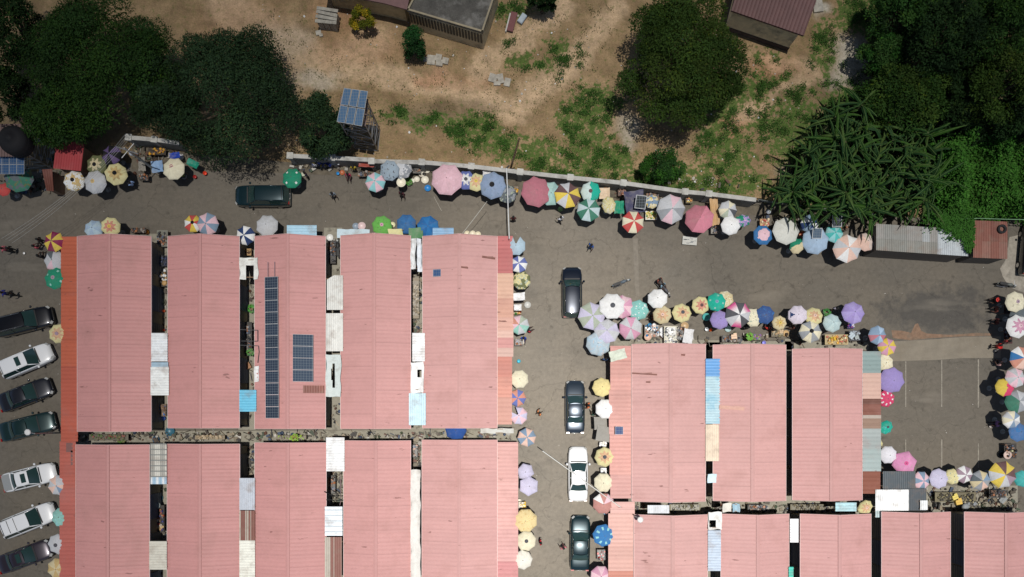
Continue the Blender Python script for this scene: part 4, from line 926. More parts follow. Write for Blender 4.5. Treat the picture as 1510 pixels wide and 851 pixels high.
# ------------------------------------------------------------------ cars
GLASS = mat('car_glass', (.022,.050,.048), .08, spec=.8)
LAMP = mat('lamp_glass', (.55,.56,.55), .15, spec=.8)
REDL = mat('tail_lamp', (.35,.01,.01), .2)
def paint(name, c): return mat('car_paint_'+name, c, .28, .35 if max(c) < .5 else 0, coat=1.0)
TRIM = mat('black_trim', (.012,.012,.012), .6)
def car(x, y, ang, L_=4.6, Wd=1.80, kind='sedan', col=('black', (.01,.01,.013)), label='', sunroof=False, rails=False, hz=None, boot=None, rearbars=0):
    hz = hz or (1.45 if kind == 'sedan' else 1.72)
    p = P(x, y, .8); root = empty('parked_car', (p.x, p.y, 0.06), math.radians(ang), label, 'car', 'cars parked along the market')
    m = paint(*col); hl = L_/2; belt = .92 if kind == 'sedan' else 1.05
    # lower body: stations along x with half width and top height
    if kind == 'sedan': st = [(-1,.62,.66),(-.97,.80,.86),(-.88,.88,.95),(-.55,.90,.97),(-.2,.91,.96),(.25,.91,.96),(.5,.90,.93),(.8,.87,.83),(.93,.78,.74),(.985,.64,.66),(1,.5,.58)]
    else: st = [(-1,.74,.92),(-.98,.84,1.06),(-.9,.89,1.08),(-.5,.91,1.08),(0,.91,1.07),(.35,.91,1.07),(.55,.90,1.04),(.82,.87,.95),(.95,.78,.84),(.99,.66,.72),(1,.55,.66)]
    b = MB(); vs = []; ns = 14; hw = Wd/2/.91
    for (sx, w, zt) in st:
        w *= hw
        prof = [(0,.22),(.75,.22),(.93,.28),(.99,.42),(1.0,.58),(.985,zt*.82),(.95,zt*.94),(.86,zt),(.6,zt+.022),(0,zt+.035)]
        row = [(sx*hl, w*a, z) for a, z in prof]; full = row+[(q[0], -q[1], q[2]) for q in row[-2:0:-1]]
        vs += full
    n = len(full)
    fs = [(k*n+i, k*n+(i+1) % n, (k+1)*n+(i+1) % n, (k+1)*n+i) for k in range(len(st)-1) for i in range(n)]
    fs += [tuple(range(n)), tuple(range((len(st)-1)*n, len(st)*n))[::-1]]
    b.add(vs, fs)
    body = b.build('body', m, root, smooth=True)
    bev = body.modifiers.new('sub', 'SUBSURF'); bev.levels = 1; bev.render_levels = 1
    # greenhouse
    if kind == 'sedan': g = dict(rb=-.62, rt=-.36, ft=.10, fb=.42)
    else: g = dict(rb=-.97, rt=-.84, ft=.16, fb=.46)
    hb, ht = Wd/2*.90, Wd/2*.68; zb = belt-.02; zt = hz-.05
    def strip(x0, x1, x2, x3, name, inset=.0):
        q = MB(); 
        q.add([(x0*hl, -hb*.97, zb), (x0*hl, hb*.97, zb), (x1*hl, ht*.98, zt), (x1*hl, -ht*.98, zt)], [(0,1,2,3)])
        return q
    w1 = MB(); N_ = 6
    def screen(xb, xt, bulge, nm):
        q = MB(); vs = []
        for j in range(4):
            v = j/3
            for i in range(N_+1):
                u = i/N_*2-1; yy = (hb*.95*(1-v)+ht*.97*v)*u
                vs.append(((xb*(1-v)+xt*v)*hl+bulge*(1-u*u)*.10, yy, zb+(zt-zb)*v+.02*math.sin(v*3.14)))
        fs = [(j*(N_+1)+i, j*(N_+1)+i+1, (j+1)*(N_+1)+i+1, (j+1)*(N_+1)+i) for j in range(3) for i in range(N_)]
        q.add(vs, fs); return q.build(nm, GLASS, root, smooth=True)
    screen(g['fb'], g['ft'], 1, 'windshield'); screen(g['rb'], g['rt'], -1, 'rear_window')
    for s in (-1, 1):
        q = MB(); q.add([(g['rb']*hl+.06, s*hb*.98, zb), (g['fb']*hl-.05, s*hb*.98, zb), (g['ft']*hl, s*ht*1.0, zt), (g['rt']*hl, s*ht*1.0, zt)], [(0,1,2,3)]); q.build('side_window', GLASS, root)
        # pillars
        q = MB(); q.tube((g['fb']*hl, s*hb*.96, zb), (g['ft']*hl, s*ht*.99, zt+.01), .045, n=6); q.tube((g['rb']*hl, s*hb*.96, zb), (g['rt']*hl, s*ht*.99, zt+.01), .06, n=6)
        xm = (g['ft']+g['rt'])/2*hl; q.tube((xm, s*hb*.99, zb), (xm, s*ht*1.0, zt), .03, n=6); q.tube((g['rt']*hl, s*ht*.99, zt+.005), (g['ft']*hl, s*ht*.99, zt+.005), .04, n=6)
        q.build('window_frame', m, root, smooth=True)
    # roof
    q = MB(); vs = []; x0, x1 = g['rt']*hl-.03, g['ft']*hl+.03; nx_, ny_ = 8, 8
    for j in range(ny_+1):
        v = j/ny_*2-1
        for i in range(nx_+1):
            u = i/nx_*2-1; xx = (x0+x1)/2+(x1-x0)/2*u*(1-.04*v*v); 
            vs.append((xx, ht*1.05*v*(1-.04*u*u), hz-.045*(abs(u)**2.5)-.05*abs(v)**2.5))
    q.add(vs, [(j*(nx_+1)+i, j*(nx_+1)+i+1, (j+1)*(nx_+1)+i+1, (j+1)*(nx_+1)+i) for j in range(ny_) for i in range(nx_)]); roof = q.build('roof', m, root, smooth=True)
    if boot:
        q = MB(); q.box((-.80*hl, 0, .985), (.30*hl, Wd*.8, .012)); q.build('boot_lid', paint(*boot), root)
    if sunroof:
        q = MB(); q.box((x0*.25+x1*.75-.12, 0, hz+.004), (.42, .80, .02)); q.build('sunroof', GLASS, root)
    if rails:
        for s in (-1, 1): q = MB(); q.tube((x0+.1, s*ht*.92, hz+.03), (x1-.15, s*ht*.92, hz+.03), .022, n=6); q.build('roof_rail', CHROME, root)
    for k in range(rearbars):
        q = MB(); q.box((x0+.12+k*.62, 0, hz+.012), (.03, ht*1.8, .03)); q.build('roof_bar', TRIM, root)
    # seams
    q = MB(); q.box((g['fb']*hl+.10, 0, belt+.052), (.10, Wd*.74, .02)); q.build('wiper_cowl', TRIM, root)
    for s in (-1, 1):
        q = MB(); q.add([(.88*hl, s*.40*Wd, .80 if kind == 'sedan' else .93), (.955*hl, s*.28*Wd, .745 if kind == 'sedan' else .88), (.992*hl, s*.34*Wd, .66 if kind == 'sedan' else .76), (.93*hl, s*.45*Wd, .70 if kind == 'sedan' else .80), (.88*hl, s*.40*Wd, .87 if kind == 'sedan' else 1.0), (.96*hl, s*.28*Wd, .80 if kind == 'sedan' else .93)], [(4,5,2,3),(0,1,5,4)])
        q.build('headlight', LAMP, root)
        q = MB(); q.box((-.985*hl, s*.36*Wd, .80 if kind == 'sedan' else .95), (.10, .26, .14)); q.build('taillight', REDL, root)
        q = MB(); q.blob((g['fb']*hl-.14, s*(Wd/2+.10), belt+.06), .12, jit=.02, sz=.7); q.build('mirror', m, root, smooth=True)
        for xx in (-.60*hl, .62*hl):
            q = MB(); yy = s*(Wd/2-.10)
            rim = []
            q2 = MB(); n = 18
            for (r0, dy) in ((.33,-.1),(.33,.1)): pass
            q.tube((xx, yy-.1, .27), (xx, yy+.1, .27), .33, n=20); w_ = q.build('wheel', RUBBER, root, smooth=False)
            q2.tube((xx, yy-.102*1, .27), (xx, yy+.102, .27), .20, n=14); q2.build('rim', CHROME, w_)
    q = MB(); q.box((.99*hl, 0, .40), (.06, Wd*.72, .20)); q.build('grille', TRIM, root)
    q = MB(); q.box((-1.0*hl, 0, .62), (.02, .5, .12), col=(.75,.75,.7)); q.build('number_plate', PAINT, root)
    return root
BK = ('black', (.008,.009,.013)); NV = ('midnight', (.010,.016,.030)); WT = ('white', (.78,.79,.80)); GN = ('dark_green', (.012,.035,.036)); PU = ('plum', (.035,.028,.040)); BG = ('blue_grey', (.03,.045,.065)); SV = ('silver', (.42,.44,.44)); TL = ('deep_teal', (.008,.028,.036)); CH = ('charcoal', (.018,.020,.028))
car(36,474,14,5.1,1.9,'suv',BK,'black suv with silver roof rails, first in the left row',rails=True)
car(40,532,23,4.75,1.82,'suv',WT,'white suv with a dark sunroof below the black suv in the left row',sunroof=True,rearbars=1)
car(37,582,21,4.9,1.82,'sedan',CH,'charcoal saloon below the white suv with sunroof in the left row')
car(40,629,14,5.0,1.84,'sedan',GN,'dark green saloon under the street lamp in the left row')
car(43,704,14,4.8,1.82,'sedan',WT,'white saloon with a sunroof and silver boot in the left row',sunroof=True,boot=SV)
car(43,767,22,4.9,1.9,'suv',WT,'white suv with black roof bars near the mint umbrella in the left row',rearbars=3)
car(36,821,20,4.9,1.82,'sedan',PU,'plum grey saloon with a sunroof, last in the left row',sunroof=True)
car(387,289,180,4.9,1.9,'suv',TL,'deep teal suv parked in tree shade on the street',rails=False,rearbars=1)
car(843.5,431,90.5,4.5,1.84,'suv',NV,'midnight blue hatchback with red tail lights, top of the car lane',hz=1.6)
car(848,600,90,4.7,1.78,'sedan',BG,'blue grey saloon beside the white umbrella in the car lane')
car(852.5,699,90,4.85,1.80,'sedan',WT,'white saloon beneath the cable in the car lane')
car(855.5,801,89,4.9,1.82,'sedan',TL,'dark teal saloon beside the blue dotted umbrella in the car lane')
car(1522,368,85,4.6,1.8,'suv',BK,'black car mostly outside the right edge by the dusty verge')
# ------------------------------------------------------------------ people
SKIN = (.075,.035,.02)
def person_mesh(pose):
    V = []; E = []; R_ = []; T = []
    def v(p, r, t, par=None):
        V.append(p); R_.append(r); T.append(t); i = len(V)-1
        if par is not None: E.append((par, i))
        return i
    sit = pose == 'sit'; hipz = .48 if sit else .93
    pel = v((0,0,hipz), .135, 'p'); wa = v((0,.0,hipz+.17), .125, 's', pel); ch = v((0,.01,hipz+.38), .15, 's', wa); nk = v((0,.015,hipz+.53), .06, 'k', ch); hd = v((0,.045,hipz+.66), .095, 'k', nk); ht = v((0,.04,hipz+.76), .075, 'h', hd)
    v((0,.145,hipz+.655), .018, 'k', hd)
    for s in (-1, 1):
        v((s*.1,.04,hipz+.66), .02, 'k', hd)
        hip = v((s*.09,0,hipz-.04), .095, 'p', pel)
        if sit: kn = v((s*.14,.42,.48), .065, 'p', hip); an = v((s*.13,.44,.1), .042, 'p', kn); to = v((s*.14,.62,.05), .035, 'f', an)
        else:
            st = {'walk': .26, 'stand': .02}[pose]*s
            kn = v((s*.10,st*.55+.03,.5), .062, 'p', hip); an = v((s*.10,st*1.0-.02,.09), .042, 'p', kn); to = v((s*.11,st*1.0+.16,.045), .036, 'f', an)
        shd = v((s*.19,.01,hipz+.46), .065, 's', ch)
        if pose == 'walk': el_ = v((s*.25,-s*.14,hipz+.2), .045, 's', shd); wr = v((s*.25,-s*.14+.16,hipz+.0), .03, 'k', el_)
        elif sit: el_ = v((s*.25,.12,hipz+.2), .045, 's', shd); wr = v((s*.15,.36,hipz+.12), .03, 'k', el_)
        else: el_ = v((s*.25,-.02,hipz+.18), .045, 's', shd); wr = v((s*.24,.1,hipz-.05), .03, 'k', el_)
        w = Vector(V[wr]); d = (w-Vector(V[el_])).normalized(); pa = v(tuple(w+d*.06), .032, 'k', wr)
        side = d.cross(Vector((1,0,0))).normalized()
        for q, ln in ((-1.5,.075),(-.5,.09),(.5,.085),(1.5,.065)):
            m_ = v(tuple(Vector(V[pa])+side*q*.017+d*ln*.5), .0095, 'k', pa); v(tuple(Vector(V[m_])+d*ln*.5+Vector((-s*.02,0,0))), .008, 'k', m_)
        v(tuple(w+d*.05+side*-.05), .01, 'k', wr)
    me = bpy.data.meshes.new('body'); me.from_pydata(V, E, []); o = bpy.data.objects.new('tmp', me); COL.objects.link(o)
    o.modifiers.new('sk', 'SKIN')
    for i, r in enumerate(R_): me.skin_vertices[0].data[i].radius = (r, r)
    me.skin_vertices[0].data[0].use_root = True
    su = o.modifiers.new('su', 'SUBSURF'); su.levels = 1; su.render_levels = 1
    bpy.context.view_layer.update(); dg = bpy.context.evaluated_depsgraph_get()
    nm = bpy.data.meshes.new_from_object(o.evaluated_get(dg)); bpy.data.objects.remove(o)
    segs = [(Vector(V[a]), Vector(V[b_]), T[b_]) for a, b_ in E]
    reg = []
    for p in nm.polygons:
        c = p.center; best = None
        for a, b_, t in segs:
            ab = b_-a; k = max(0, min(1, (c-a).dot(ab)/max(1e-9, ab.length_squared))); d = (c-a-ab*k).length
            if best is None or d < best[0]: best = (d, t)
        reg.append(best[1])
    return nm, reg, (0, .045, hipz+.70)
PM = {k: person_mesh(k) for k in ('walk', 'stand', 'sit')}
def person(x, y, ang, pose, shirt, trous, label, hat=None, z=.06, hair=(.01,.01,.01), grp='people in the market'):
    nm, reg, hp = PM[pose]; c = P(x, y, 1.3 if pose != 'sit' else .9); root = empty('person', (c.x, c.y, z), math.radians(ang), label, 'person', grp)
    me = nm.copy(); at = me.color_attributes.new('Col', 'FLOAT_COLOR', 'CORNER')
    cm = {'k': SKIN, 'h': SKIN, 's': shirt, 'p': trous, 'f': (.03,.025,.02)}
    for p, r in zip(me.polygons, reg):
        for li in p.loop_indices: at.data[li].color = (*cm[r], 1)
    me.polygons.foreach_set('use_smooth', [True]*len(me.polygons)); me.materials.clear(); me.materials.append(PERS)
    link(bpy.data.objects.new('body', me), root)
    h = MB(); h.blob((hp[0], hp[1]-.018, hp[2]+.035), .118, jit=.03, sz=.85, col=hair if not hat else hat)
    if hat: h.lathe((hp[0], hp[1], hp[2]+.03), [(.20,0),(.12,.03)], 12, col=hat)
    h.build('hat' if hat else 'hair', PERS, root, smooth=True); return root
PERS = mat('cloth_and_skin', (1,1,1), .75, attr=True, noise=.05)
c3 = lambda *a: lin(a, .85)
person(193,271,60,'walk',c3(150,180,225),(.01,.01,.015),'person in a light blue shirt walking below the pale yellow umbrella')
person(490,286,200,'walk',c3(140,150,160),(.012,.014,.02),'person in grey walking right of the teal suv')
person(592,285,170,'walk',c3(80,25,40),(.01,.008,.01),'person in maroon carrying a big cream basin near the wall')
person(872,362,150,'walk',c3(35,90,170),(.02,.05,.12),'person in blue crossing the open junction')
person(827,322,40,'walk',c3(235,235,240),(.012,.01,.012),'person in white shirt and black trousers beneath the yellow brown umbrella')
person(757,322,0,'stand',c3(90,25,35),(.02,.01,.01),'person in dark red left of the large dusty pink umbrella')
person(795,609,-50,'walk',c3(235,150,90),(.15,.1,.07),'person in orange walking alone in the car lane')
person(831,808,30,'walk',c3(220,130,140),(.25,.1,.1),'person in pink beside the dark teal saloon')
person(797,800,-90,'stand',c3(205,30,50),(.01,.01,.01),'person in red beside the cream umbrella with dark cap')
person(779,487,-60,'sit',c3(190,35,50),(.02,.01,.02),'seated person in red beside the mint and pink umbrella')
person(772,498,180,'sit',c3(40,80,190),(.02,.03,.1),'seated person in blue below the mint and pink umbrella')
person(5,367,90,'walk',c3(210,110,120),(.01,.01,.01),'person in pink and black at the left edge below the cables')
person(14,367,80,'stand',c3(18,18,20),(.008,.008,.01),'person in black beside the one in pink at the left edge')
person(5,432,100,'walk',c3(45,55,150),(.01,.01,.02),'person in blue at the left edge above the black suv')
person(16,433,100,'walk',c3(40,42,40),(.02,.02,.015),'person in dark clothes at the left edge above the black suv')
person(51,364,-40,'sit',c3(200,90,105),(.02,.01,.01),'seated person in pink left of the yellow and maroon umbrella')
person(58,378,0,'sit',c3(25,25,32),(.01,.01,.01),'seated person in black left of the white grey umbrella')
person(58,354,90,'stand',c3(40,35,35),(.01,.01,.01),'standing person in dark clothes left of the yellow and maroon umbrella')
person(513,257,180,'sit',c3(190,60,95),(.05,.02,.03),'seated person in pink by the wall left of the pink and turquoise umbrella')
person(521,247,180,'stand',c3(205,180,60),(.03,.03,.03),'standing person in yellow by the wall left of the pink and turquoise umbrella')
person(450,256,120,'stand',c3(45,40,60),(.01,.01,.012),'person in dark clothes right of the dark green umbrella')
person(868,598,90,'walk',c3(235,120,60),(.1,.04,.02),'person in orange beside the blue grey saloon')
person(877,611,30,'sit',c3(60,100,85),(.02,.03,.02),'seated person in green beside the upper grey square canopy')
person(1469,443,90,'sit',c3(35,25,25),(.01,.01,.01),'seated person with a red cap at the right edge row',hat=c3(220,60,50))
person(1471,456,90,'sit',c3(120,60,50),(.01,.01,.01),'seated person in brown under the red capped one at the right edge row')
person(1472,474,90,'sit',c3(90,30,30),(.01,.008,.01),'seated person in dark red left of the pink flower umbrella')
person(1473,510,60,'stand',c3(215,60,55),(.02,.01,.01),'standing person in bright red on the parking apron edge')
person(1486,503,180,'stand',c3(170,60,60),(.05,.05,.1),'person in red and white beneath the pink flower umbrella')
person(1476,537,40,'sit',c3(205,165,160),(.02,.01,.01),'seated person in pale pink left of the coral and blue umbrella')
person(1472,625,90,'sit',c3(150,110,170),(.02,.01,.02),'seated person in lilac left of the white and grey umbrella')
person(1494,665,0,'stand',c3(230,225,180),(.03,.03,.03),'person in cream near the right edge below the blue umbrella')
person(1100,484,0,'sit',c3(30,30,35),(.01,.01,.01),'seated person in the shade under the magenta and grey umbrella')
person(1133,484,0,'sit',c3(225,60,50),(.03,.01,.01),'seated person in bright red under the dark blue umbrella')
person(1171,481,90,'sit',c3(95,55,45),(.03,.02,.015),'seated person in brown under the pale lilac umbrella')
person(1233,455,180,'stand',c3(175,170,185),(.02,.02,.02),'person in grey between the mint and violet umbrellas')
person(951,449,200,'sit',c3(60,45,45),(.02,.02,.02),'seated person beside the white umbrella near the motorcycle')
person(964,468,90,'sit',c3(170,95,45),(.03,.02,.01),'seated person in orange brown left of the beige umbrella')
person(872,520,0,'stand',c3(30,45,70),(.01,.01,.02),'person in dark blue under the lowest umbrella of the corner cluster')
person(893,530,0,'stand',c3(50,90,140),(.02,.03,.05),'person in blue beside the draped corner awning')
# ------------------------------------------------------------------ motorcycles
def bike(x, y, ang, col, label):
    c = P(x, y, .6); root = empty('motorcycle', (c.x, c.y, .06), math.radians(ang), label, 'motorcycle', 'motorcycles on the street')
    for xx in (-.62, .66):
        w = MB(); w.tube((xx,-.05,.29),(xx,.05,.29),.29,n=20); wo = w.build('wheel', RUBBER, root); r = MB(); r.tube((xx,-.055,.29),(xx,.055,.29),.18,n=14); r.build('rim', CHROME, wo)
    b = MB(); b.lathe((0,0,0), [(.001,-.3),(.10,-.25),(.15,0),(.12,.2),(.001,.3)], 10, col=col); o = b.build('fuel_tank', PAINT, root, smooth=True); o.rotation_euler = (0, math.pi/2, 0); o.location = (.18,0,.80)
    b = MB(); b.box((-.32,0,.80),(.72,.25,.10),col=(.015,.015,.015)); b.box((-.62,0,.84),(.25,.22,.08),col=(.02,.02,.02)); s = b.build('seat', PAINT, root)
    b = MB(); b.tube((.45,0,.85),(.66,0,.29),.03); b.tube((.45,0,.85),(-.1,0,.35),.03); b.tube((-.1,0,.35),(-.62,0,.29),.03); b.tube((-.5,0,.75),(-.1,0,.35),.03); b.build('frame', DSTEEL, root)
    b = MB(); b.tube((.38,-.36,.98),(.47,0,.95),.016); b.tube((.47,0,.95),(.38,.36,.98),.016); b.build('handlebar', CHROME, root)
    b = MB(); b.box((.0,0,.42),(.36,.24,.30)); b.build('engine', STEEL, root)
    b = MB(); b.blob((.60,0,.88),.09,jit=.02); b.build('headlight', LAMP, root, smooth=True)
    b = MB(); b.tube((.05,-.16,.28),(-.75,-.18,.36),.04); b.build('exhaust', CHROME, root)
    b = MB(); b.box((-.66,0,.60),(.36,.14,.03),col=col); b.box((.68,0,.60),(.34,.12,.03),col=col); b.build('mudguard', PAINT, root)
    return root
bike(916,417,20,(.10,.13,.16),'lone grey motorcycle parked diagonally north of the large white umbrella')
bike(979,426,-50,(.08,.08,.09),'black motorcycle carrying two riders beside the white umbrella')
person(976,421,-140,'sit',c3(150,185,205),(.02,.02,.03),'front motorcycle rider in pale blue',z=.42)
person(971,413,-140,'sit',c3(150,85,70),(.03,.02,.02),'rear motorcycle rider in brown red',z=.42)
bike(1484,420,-10,(.12,.13,.12),'grey motorcycle beside the dusty verge at the right')
bike(499,366,92,(.03,.03,.03),'black motorcycle parked at the mouth of the third alley')
# ------------------------------------------------------------------ steel solar tower, water tank tower
def tower(x, y, w, d, h, rz, label):
    c = P(x, y, 0); root = empty('solar_tower', (c.x, c.y, 0), rz, label, 'tower')
    cs = [(-w/2,-d/2),(w/2,-d/2),(w/2,d/2),(-w/2,d/2)]
    for a in cs: q = MB(); q.tube((a[0],a[1],0),(a[0],a[1],h),.055,n=6); q.build('leg', STEEL, root)
    b = MB(); lv = 4
    for k in range(lv+1):
        z = h*k/lv+.1*(k == 0)
        for i in range(4):
            a, e = cs[i], cs[(i+1) % 4]; b.tube((a[0],a[1],z),(e[0],e[1],z),.03,n=5)
            if k < lv: b.tube((a[0],a[1],z),(e[0],e[1],h*(k+1)/lv),.02,n=5); b.tube((e[0],e[1],z),(a[0],a[1],h*(k+1)/lv),.02,n=5)
    b.build('cross_brace', STEEL, root)
    pl = MB()
    for k in range(12): pl.box((-w/2-.1+(w+.2)*(k+.5)/12,0,h+.04),((w+.2)/12-.03,d+.3,.05),col=(.16,.10,.09))
    pl.build('platform', PAINT, root)
    return root, c
trt, tc = tower(542,206,2.1,1.9,6.6,-.1,'rusty steel lattice tower with six blue solar panels by the wall')
# panels tilted, six
h = 8.0; pc = P(520,157,h)
quad = [P(507,129,8.3),P(543,134,8.3),P(534,187,7.6),P(496,180,7.6)]; iv = Matrix.Translation((tc.x,tc.y,0)) @ Matrix.Rotation(-.1,4,'Z'); iv = iv.inverted()
tl, tr, br, bl = [iv @ q for q in quad]
for j in range(2):
    for i in range(3):
        def bp(u, v): return (tl.lerp(tr,u)).lerp(bl.lerp(br,u),v)
        g = .012; u0, u1, v0, v1 = i/3+g, (i+1)/3-g, j/2+g, (j+1)/2-g
        f = MB(); nn = (tr-tl).cross(bl-tl).normalized(); nn = nn if nn.z > 0 else -nn
        qs = [bp(u0,v0),bp(u1,v0),bp(u1,v1),bp(u0,v1)]; f.add([q for q in qs]+[q-nn*.04 for q in qs],[(3,2,1,0),(4,5,6,7),(0,1,5,4),(1,2,6,5),(2,3,7,6),(3,0,4,7)],(.36,.37,.36)); fo = f.build('solar_panel', PAINT, trt)
        m_ = .015; qs = [bp(u0+m_,v0+m_*.7)+nn*.005,bp(u1-m_,v0+m_*.7)+nn*.005,bp(u1-m_,v1-m_*.7)+nn*.005,bp(u0+m_,v1-m_*.7)+nn*.005]; e = MB(); e.add(qs,[(3,2,1,0)],(.05,.115,.21)); e.build('solar_cells', PV, fo)
b = MB()
for u in (.15,.85):
    for v in (.15,.85):
        q = tl.lerp(tr,u).lerp(bl.lerp(br,u),v); b.tube((max(-1,min(1,q.x)),max(-.9,min(.9,q.y)),6.6), q-Vector((0,0,.06)), .035, n=5)
b.build('panel_support', STEEL, trt)
b = MB(); b.tube((1.0,.85,0),(1.0,.85,7.6),.05); b.tube((1.0,.85,7.6),(.9,-.5,7.5),.05); b.build('water_pipe', CHROME, trt)
# water tank stand top left
trt2, tc2 = tower(58,229,2.6,2.5,3.8,0,'low timber and steel stand holding a black water tank at upper left')
c = P(17,203,4.3); b = MB(); b.lathe((0,0,0), [(1.18,0),(1.2,.1),(1.2,1.15),(1.1,1.4),(.7,1.62),(.3,1.7),(.28,1.78),(.001,1.8)], 28); 
for z in (.3,.6,.9): b.lathe((0,0,z), [(1.2,-.04),(1.23,0),(1.2,.04)], 28)
o = b.build('water_tank', BLACKP, smooth=True); q_ = P(17,205,5.2); o.location = (q_.x, q_.y, 3.88); tag(o, 'big black ribbed water tank on the stand at upper left', 'water tank')
panel_array(-8,228,36,257,4,2,3.3,'bank of blue solar panels below the water tank at the left edge',col=(.035,.09,.20),tiltx=.0,zbase=3.0)
# ------------------------------------------------------------------ poles, lamps, cables
def pole(name, base, h, topoff, label, cat, r=.11, m=None, arm=None, wood=False):
    c = P(*base, 0); root = empty(name, (c.x, c.y, 0), 0, label, cat); b = MB(); b.tube((0,0,0), (topoff[0],topoff[1],h), r, r*.6, n=10); b.build('pole', m or STEEL, root)
    if arm:
        b = MB(); b.tube((topoff[0],topoff[1],h-.05),(topoff[0]+arm[0],topoff[1]+arm[1],h+.25),.04); b.build('arm', STEEL, root)
        b = MB(); b.blob((topoff[0]+arm[0]*1.15,topoff[1]+arm[1]*1.15,h+.25),.28,jit=.02,sz=.35,col=(.7,.7,.68)); b.build('lamp_head', PAINT, root, smooth=True)
    return root
pole('street_lamp', (101,638), 5.2, (0,0), 'street lamp with pale head standing in the orange veranda roof', 'street lamp', .09, arm=(-.35,.1))
pole('street_lamp', (925,752), 4.2, (.1,-.1), 'small dark lamp post rising from the cross alley near the car lane', 'street lamp', .08, m=DSTEEL, arm=(.3,-.2))
ut = pole('utility_pole', (752,252), 8.5, (.75,0), 'slim wooden utility pole leaning by the boundary wall above the junction', 'utility pole', .10, m=WOOD)
pole('utility_pole', (236,256), 6.5, (-.1,.1), 'grey utility pole with crossarm in the tree shade at upper left', 'utility pole', .12, m=CONC)
b = MB(); c = P(184,199,6.4); b.tube((-.9,.3,0),(.9,-.3,0),.05); b.tube((-.5,-.6,-.1),(.5,.6,-.1),.04); o = b.build('crossarm', STEEL, bpy.data.objects['utility_pole.001']); o.location = (0,0,6.2)
def cable(pts, r, col, label, sag=.25, grp='overhead cables'):
    c = P(*pts[0][:2], pts[0][2]); root = MB(); c = Vector(c)
    for a, e in zip(pts[:-1], pts[1:]):
        A, E_ = P(*a), P(*e); prev = A
        for k in range(1, 13):
            t = k/12; q = A.lerp(E_, t)-Vector((0,0,sag*4*t*(1-t))); root.tube(prev-c, q-c, r, n=5, caps=False, col=col); prev = q
    o = root.build('overhead_cable', PAINT, smooth=True); o.location = c; tag(o, label, 'cable', grp)
for i, (dx, dy, w_) in enumerate(((0,0,'first'),(5,1,'second'),(9,2,'third'),(13,4,'fourth'))):
    cable([(184+dx*.6,199+dy,6.2),(110+dx*.4,276+dy*1.6,5.2),(2+dx*1.2,352+dy*1.6,5.0)], .011, (.35,.35,.33), 'thin cable %s from the left of the bundle crossing the street at upper left' % w_)
cable([(747,248,3.5),(751,352,3.4)], .05, (.62,.63,.62), 'thick white cable hanging straight across the street at the junction', .1)
cable([(800,665,5.5),(915,748,4.4)], .045, (.60,.60,.56), 'thick pale cable crossing above the white saloon', .1)
cable([(718,297,4.0),(682,344,3.4)], .02, (.55,.54,.48), 'thin pale wire from the grey blue umbrella to the fifth block roof', .1)
cable([(1370,323,2.6),(1445,322,2.6),(1530,324,2.6)], .035, (.20,.36,.20), 'green cable strung above the tin sheds', .1)
cable([(1118,294,2.1),(1200,305,2.2),(1290,316,2.2)], .02, (.25,.28,.27), 'dark wire along the banana plants', .2)
cable([(640,290,.08),(651,311,.08)], .02, (.45,.42,.36), 'short pale cord lying on the street below the wall', 0)
# shade fence panel by umbrellas, bulbs
for x, y, h, lab in ((193,226,3.0,'white hanging water bag in the dark gap at upper left'),(1134,312,2.4,'white hanging lamp shade beside the banana leaves')):
    c = P(x, y, h); b = MB(); b.lathe((0,0,0), [(.001,.35),(.10,.2),(.2,-.05),(.2,-.12),(.001,-.12)], 12, col=(.72,.74,.76)); b.tube((0,0,.3),(0,0,1.0),.01,n=4,col=(.3,.3,.3)); o = b.build('hanging_bag', PLASTIC, smooth=True); o.location = c; tag(o, lab, 'bag')
# ------------------------------------------------------------------ compound buildings
def poly_building(name, pts, h, wallcol, roofmat, label, over=.5, parapet=None):
    w = [P(x, y, h) for x, y in pts]; cen = sum(w, Vector((0,0,0)))/len(w); root = empty(name, (cen.x, cen.y, 0), 0, label, 'building')
    loc = [Vector((q.x-cen.x, q.y-cen.y, 0)) for q in w]
    n = len(loc); ins = []
    for i in range(n):
        p0, p1, p2 = loc[i-1], loc[i], loc[(i+1) % n]; d1 = (p1-p0).normalized(); d2 = (p2-p1).normalized(); n1 = Vector((-d1.y,d1.x,0)); n2 = Vector((-d2.y,d2.x,0))
        bis = (n1+n2); bis = bis/ (1+n1.dot(n2)); s = 1 if ((p1+bis*.01).length < p1.length) else -1; ins.append(p1+bis*over*s)
    b = MB(); b.prism([(q.x, q.y) for q in ins], 0, h-.15, col=wallcol); b.build('wall', WALLM, root)
    b = MB(); b.prism([(q.x, q.y) for q in loc], h-.15, h, col=(1,1,1)); b.build('roof', roofmat, root)
    return root, cen, loc, ins
SLAB = mat('stained_slab', (.085,.08,.07), .95, noise=.3, scale=1, fine=.3, stain=(.27,.26,.24), stain_amt=.8, stain_scale=.8)
r, cen, loc, ins = poly_building('school_building', [(600,16),(712,49),(735,-20),(640,-60)][::1], 3.2, (.50,.42,.27), SLAB, 'flat roofed building with stained slab and slotted parapet at the top edge', over=.06)
for i in range(4):
    a, e = loc[i], loc[(i+1) % 4]; d = e-a; an = math.atan2(d.y, d.x); p = MB(); nrm = (Vector((0,0,0))-(a+e)/2).normalized()
    m_ = (a+e)/2+nrm*.08; p.box((m_.x,m_.y,3.35),(d.length,.15,.10),rz=an,col=(.32,.27,.18)); 
    nb = int(d.length/.32)
    for k in range(nb):
        q = a.lerp(e,(k+.5)/nb)+nrm*.08; p.box((q.x,q.y,3.26),(.1,.12,.12),rz=an,col=(.28,.24,.16))
    p.build('parapet', WALLM, r)
a, e = ins[0], ins[1]; d = e-a; an = math.atan2(d.y, d.x); out = -Vector((0,0,0))+((a+e)/2).normalized()
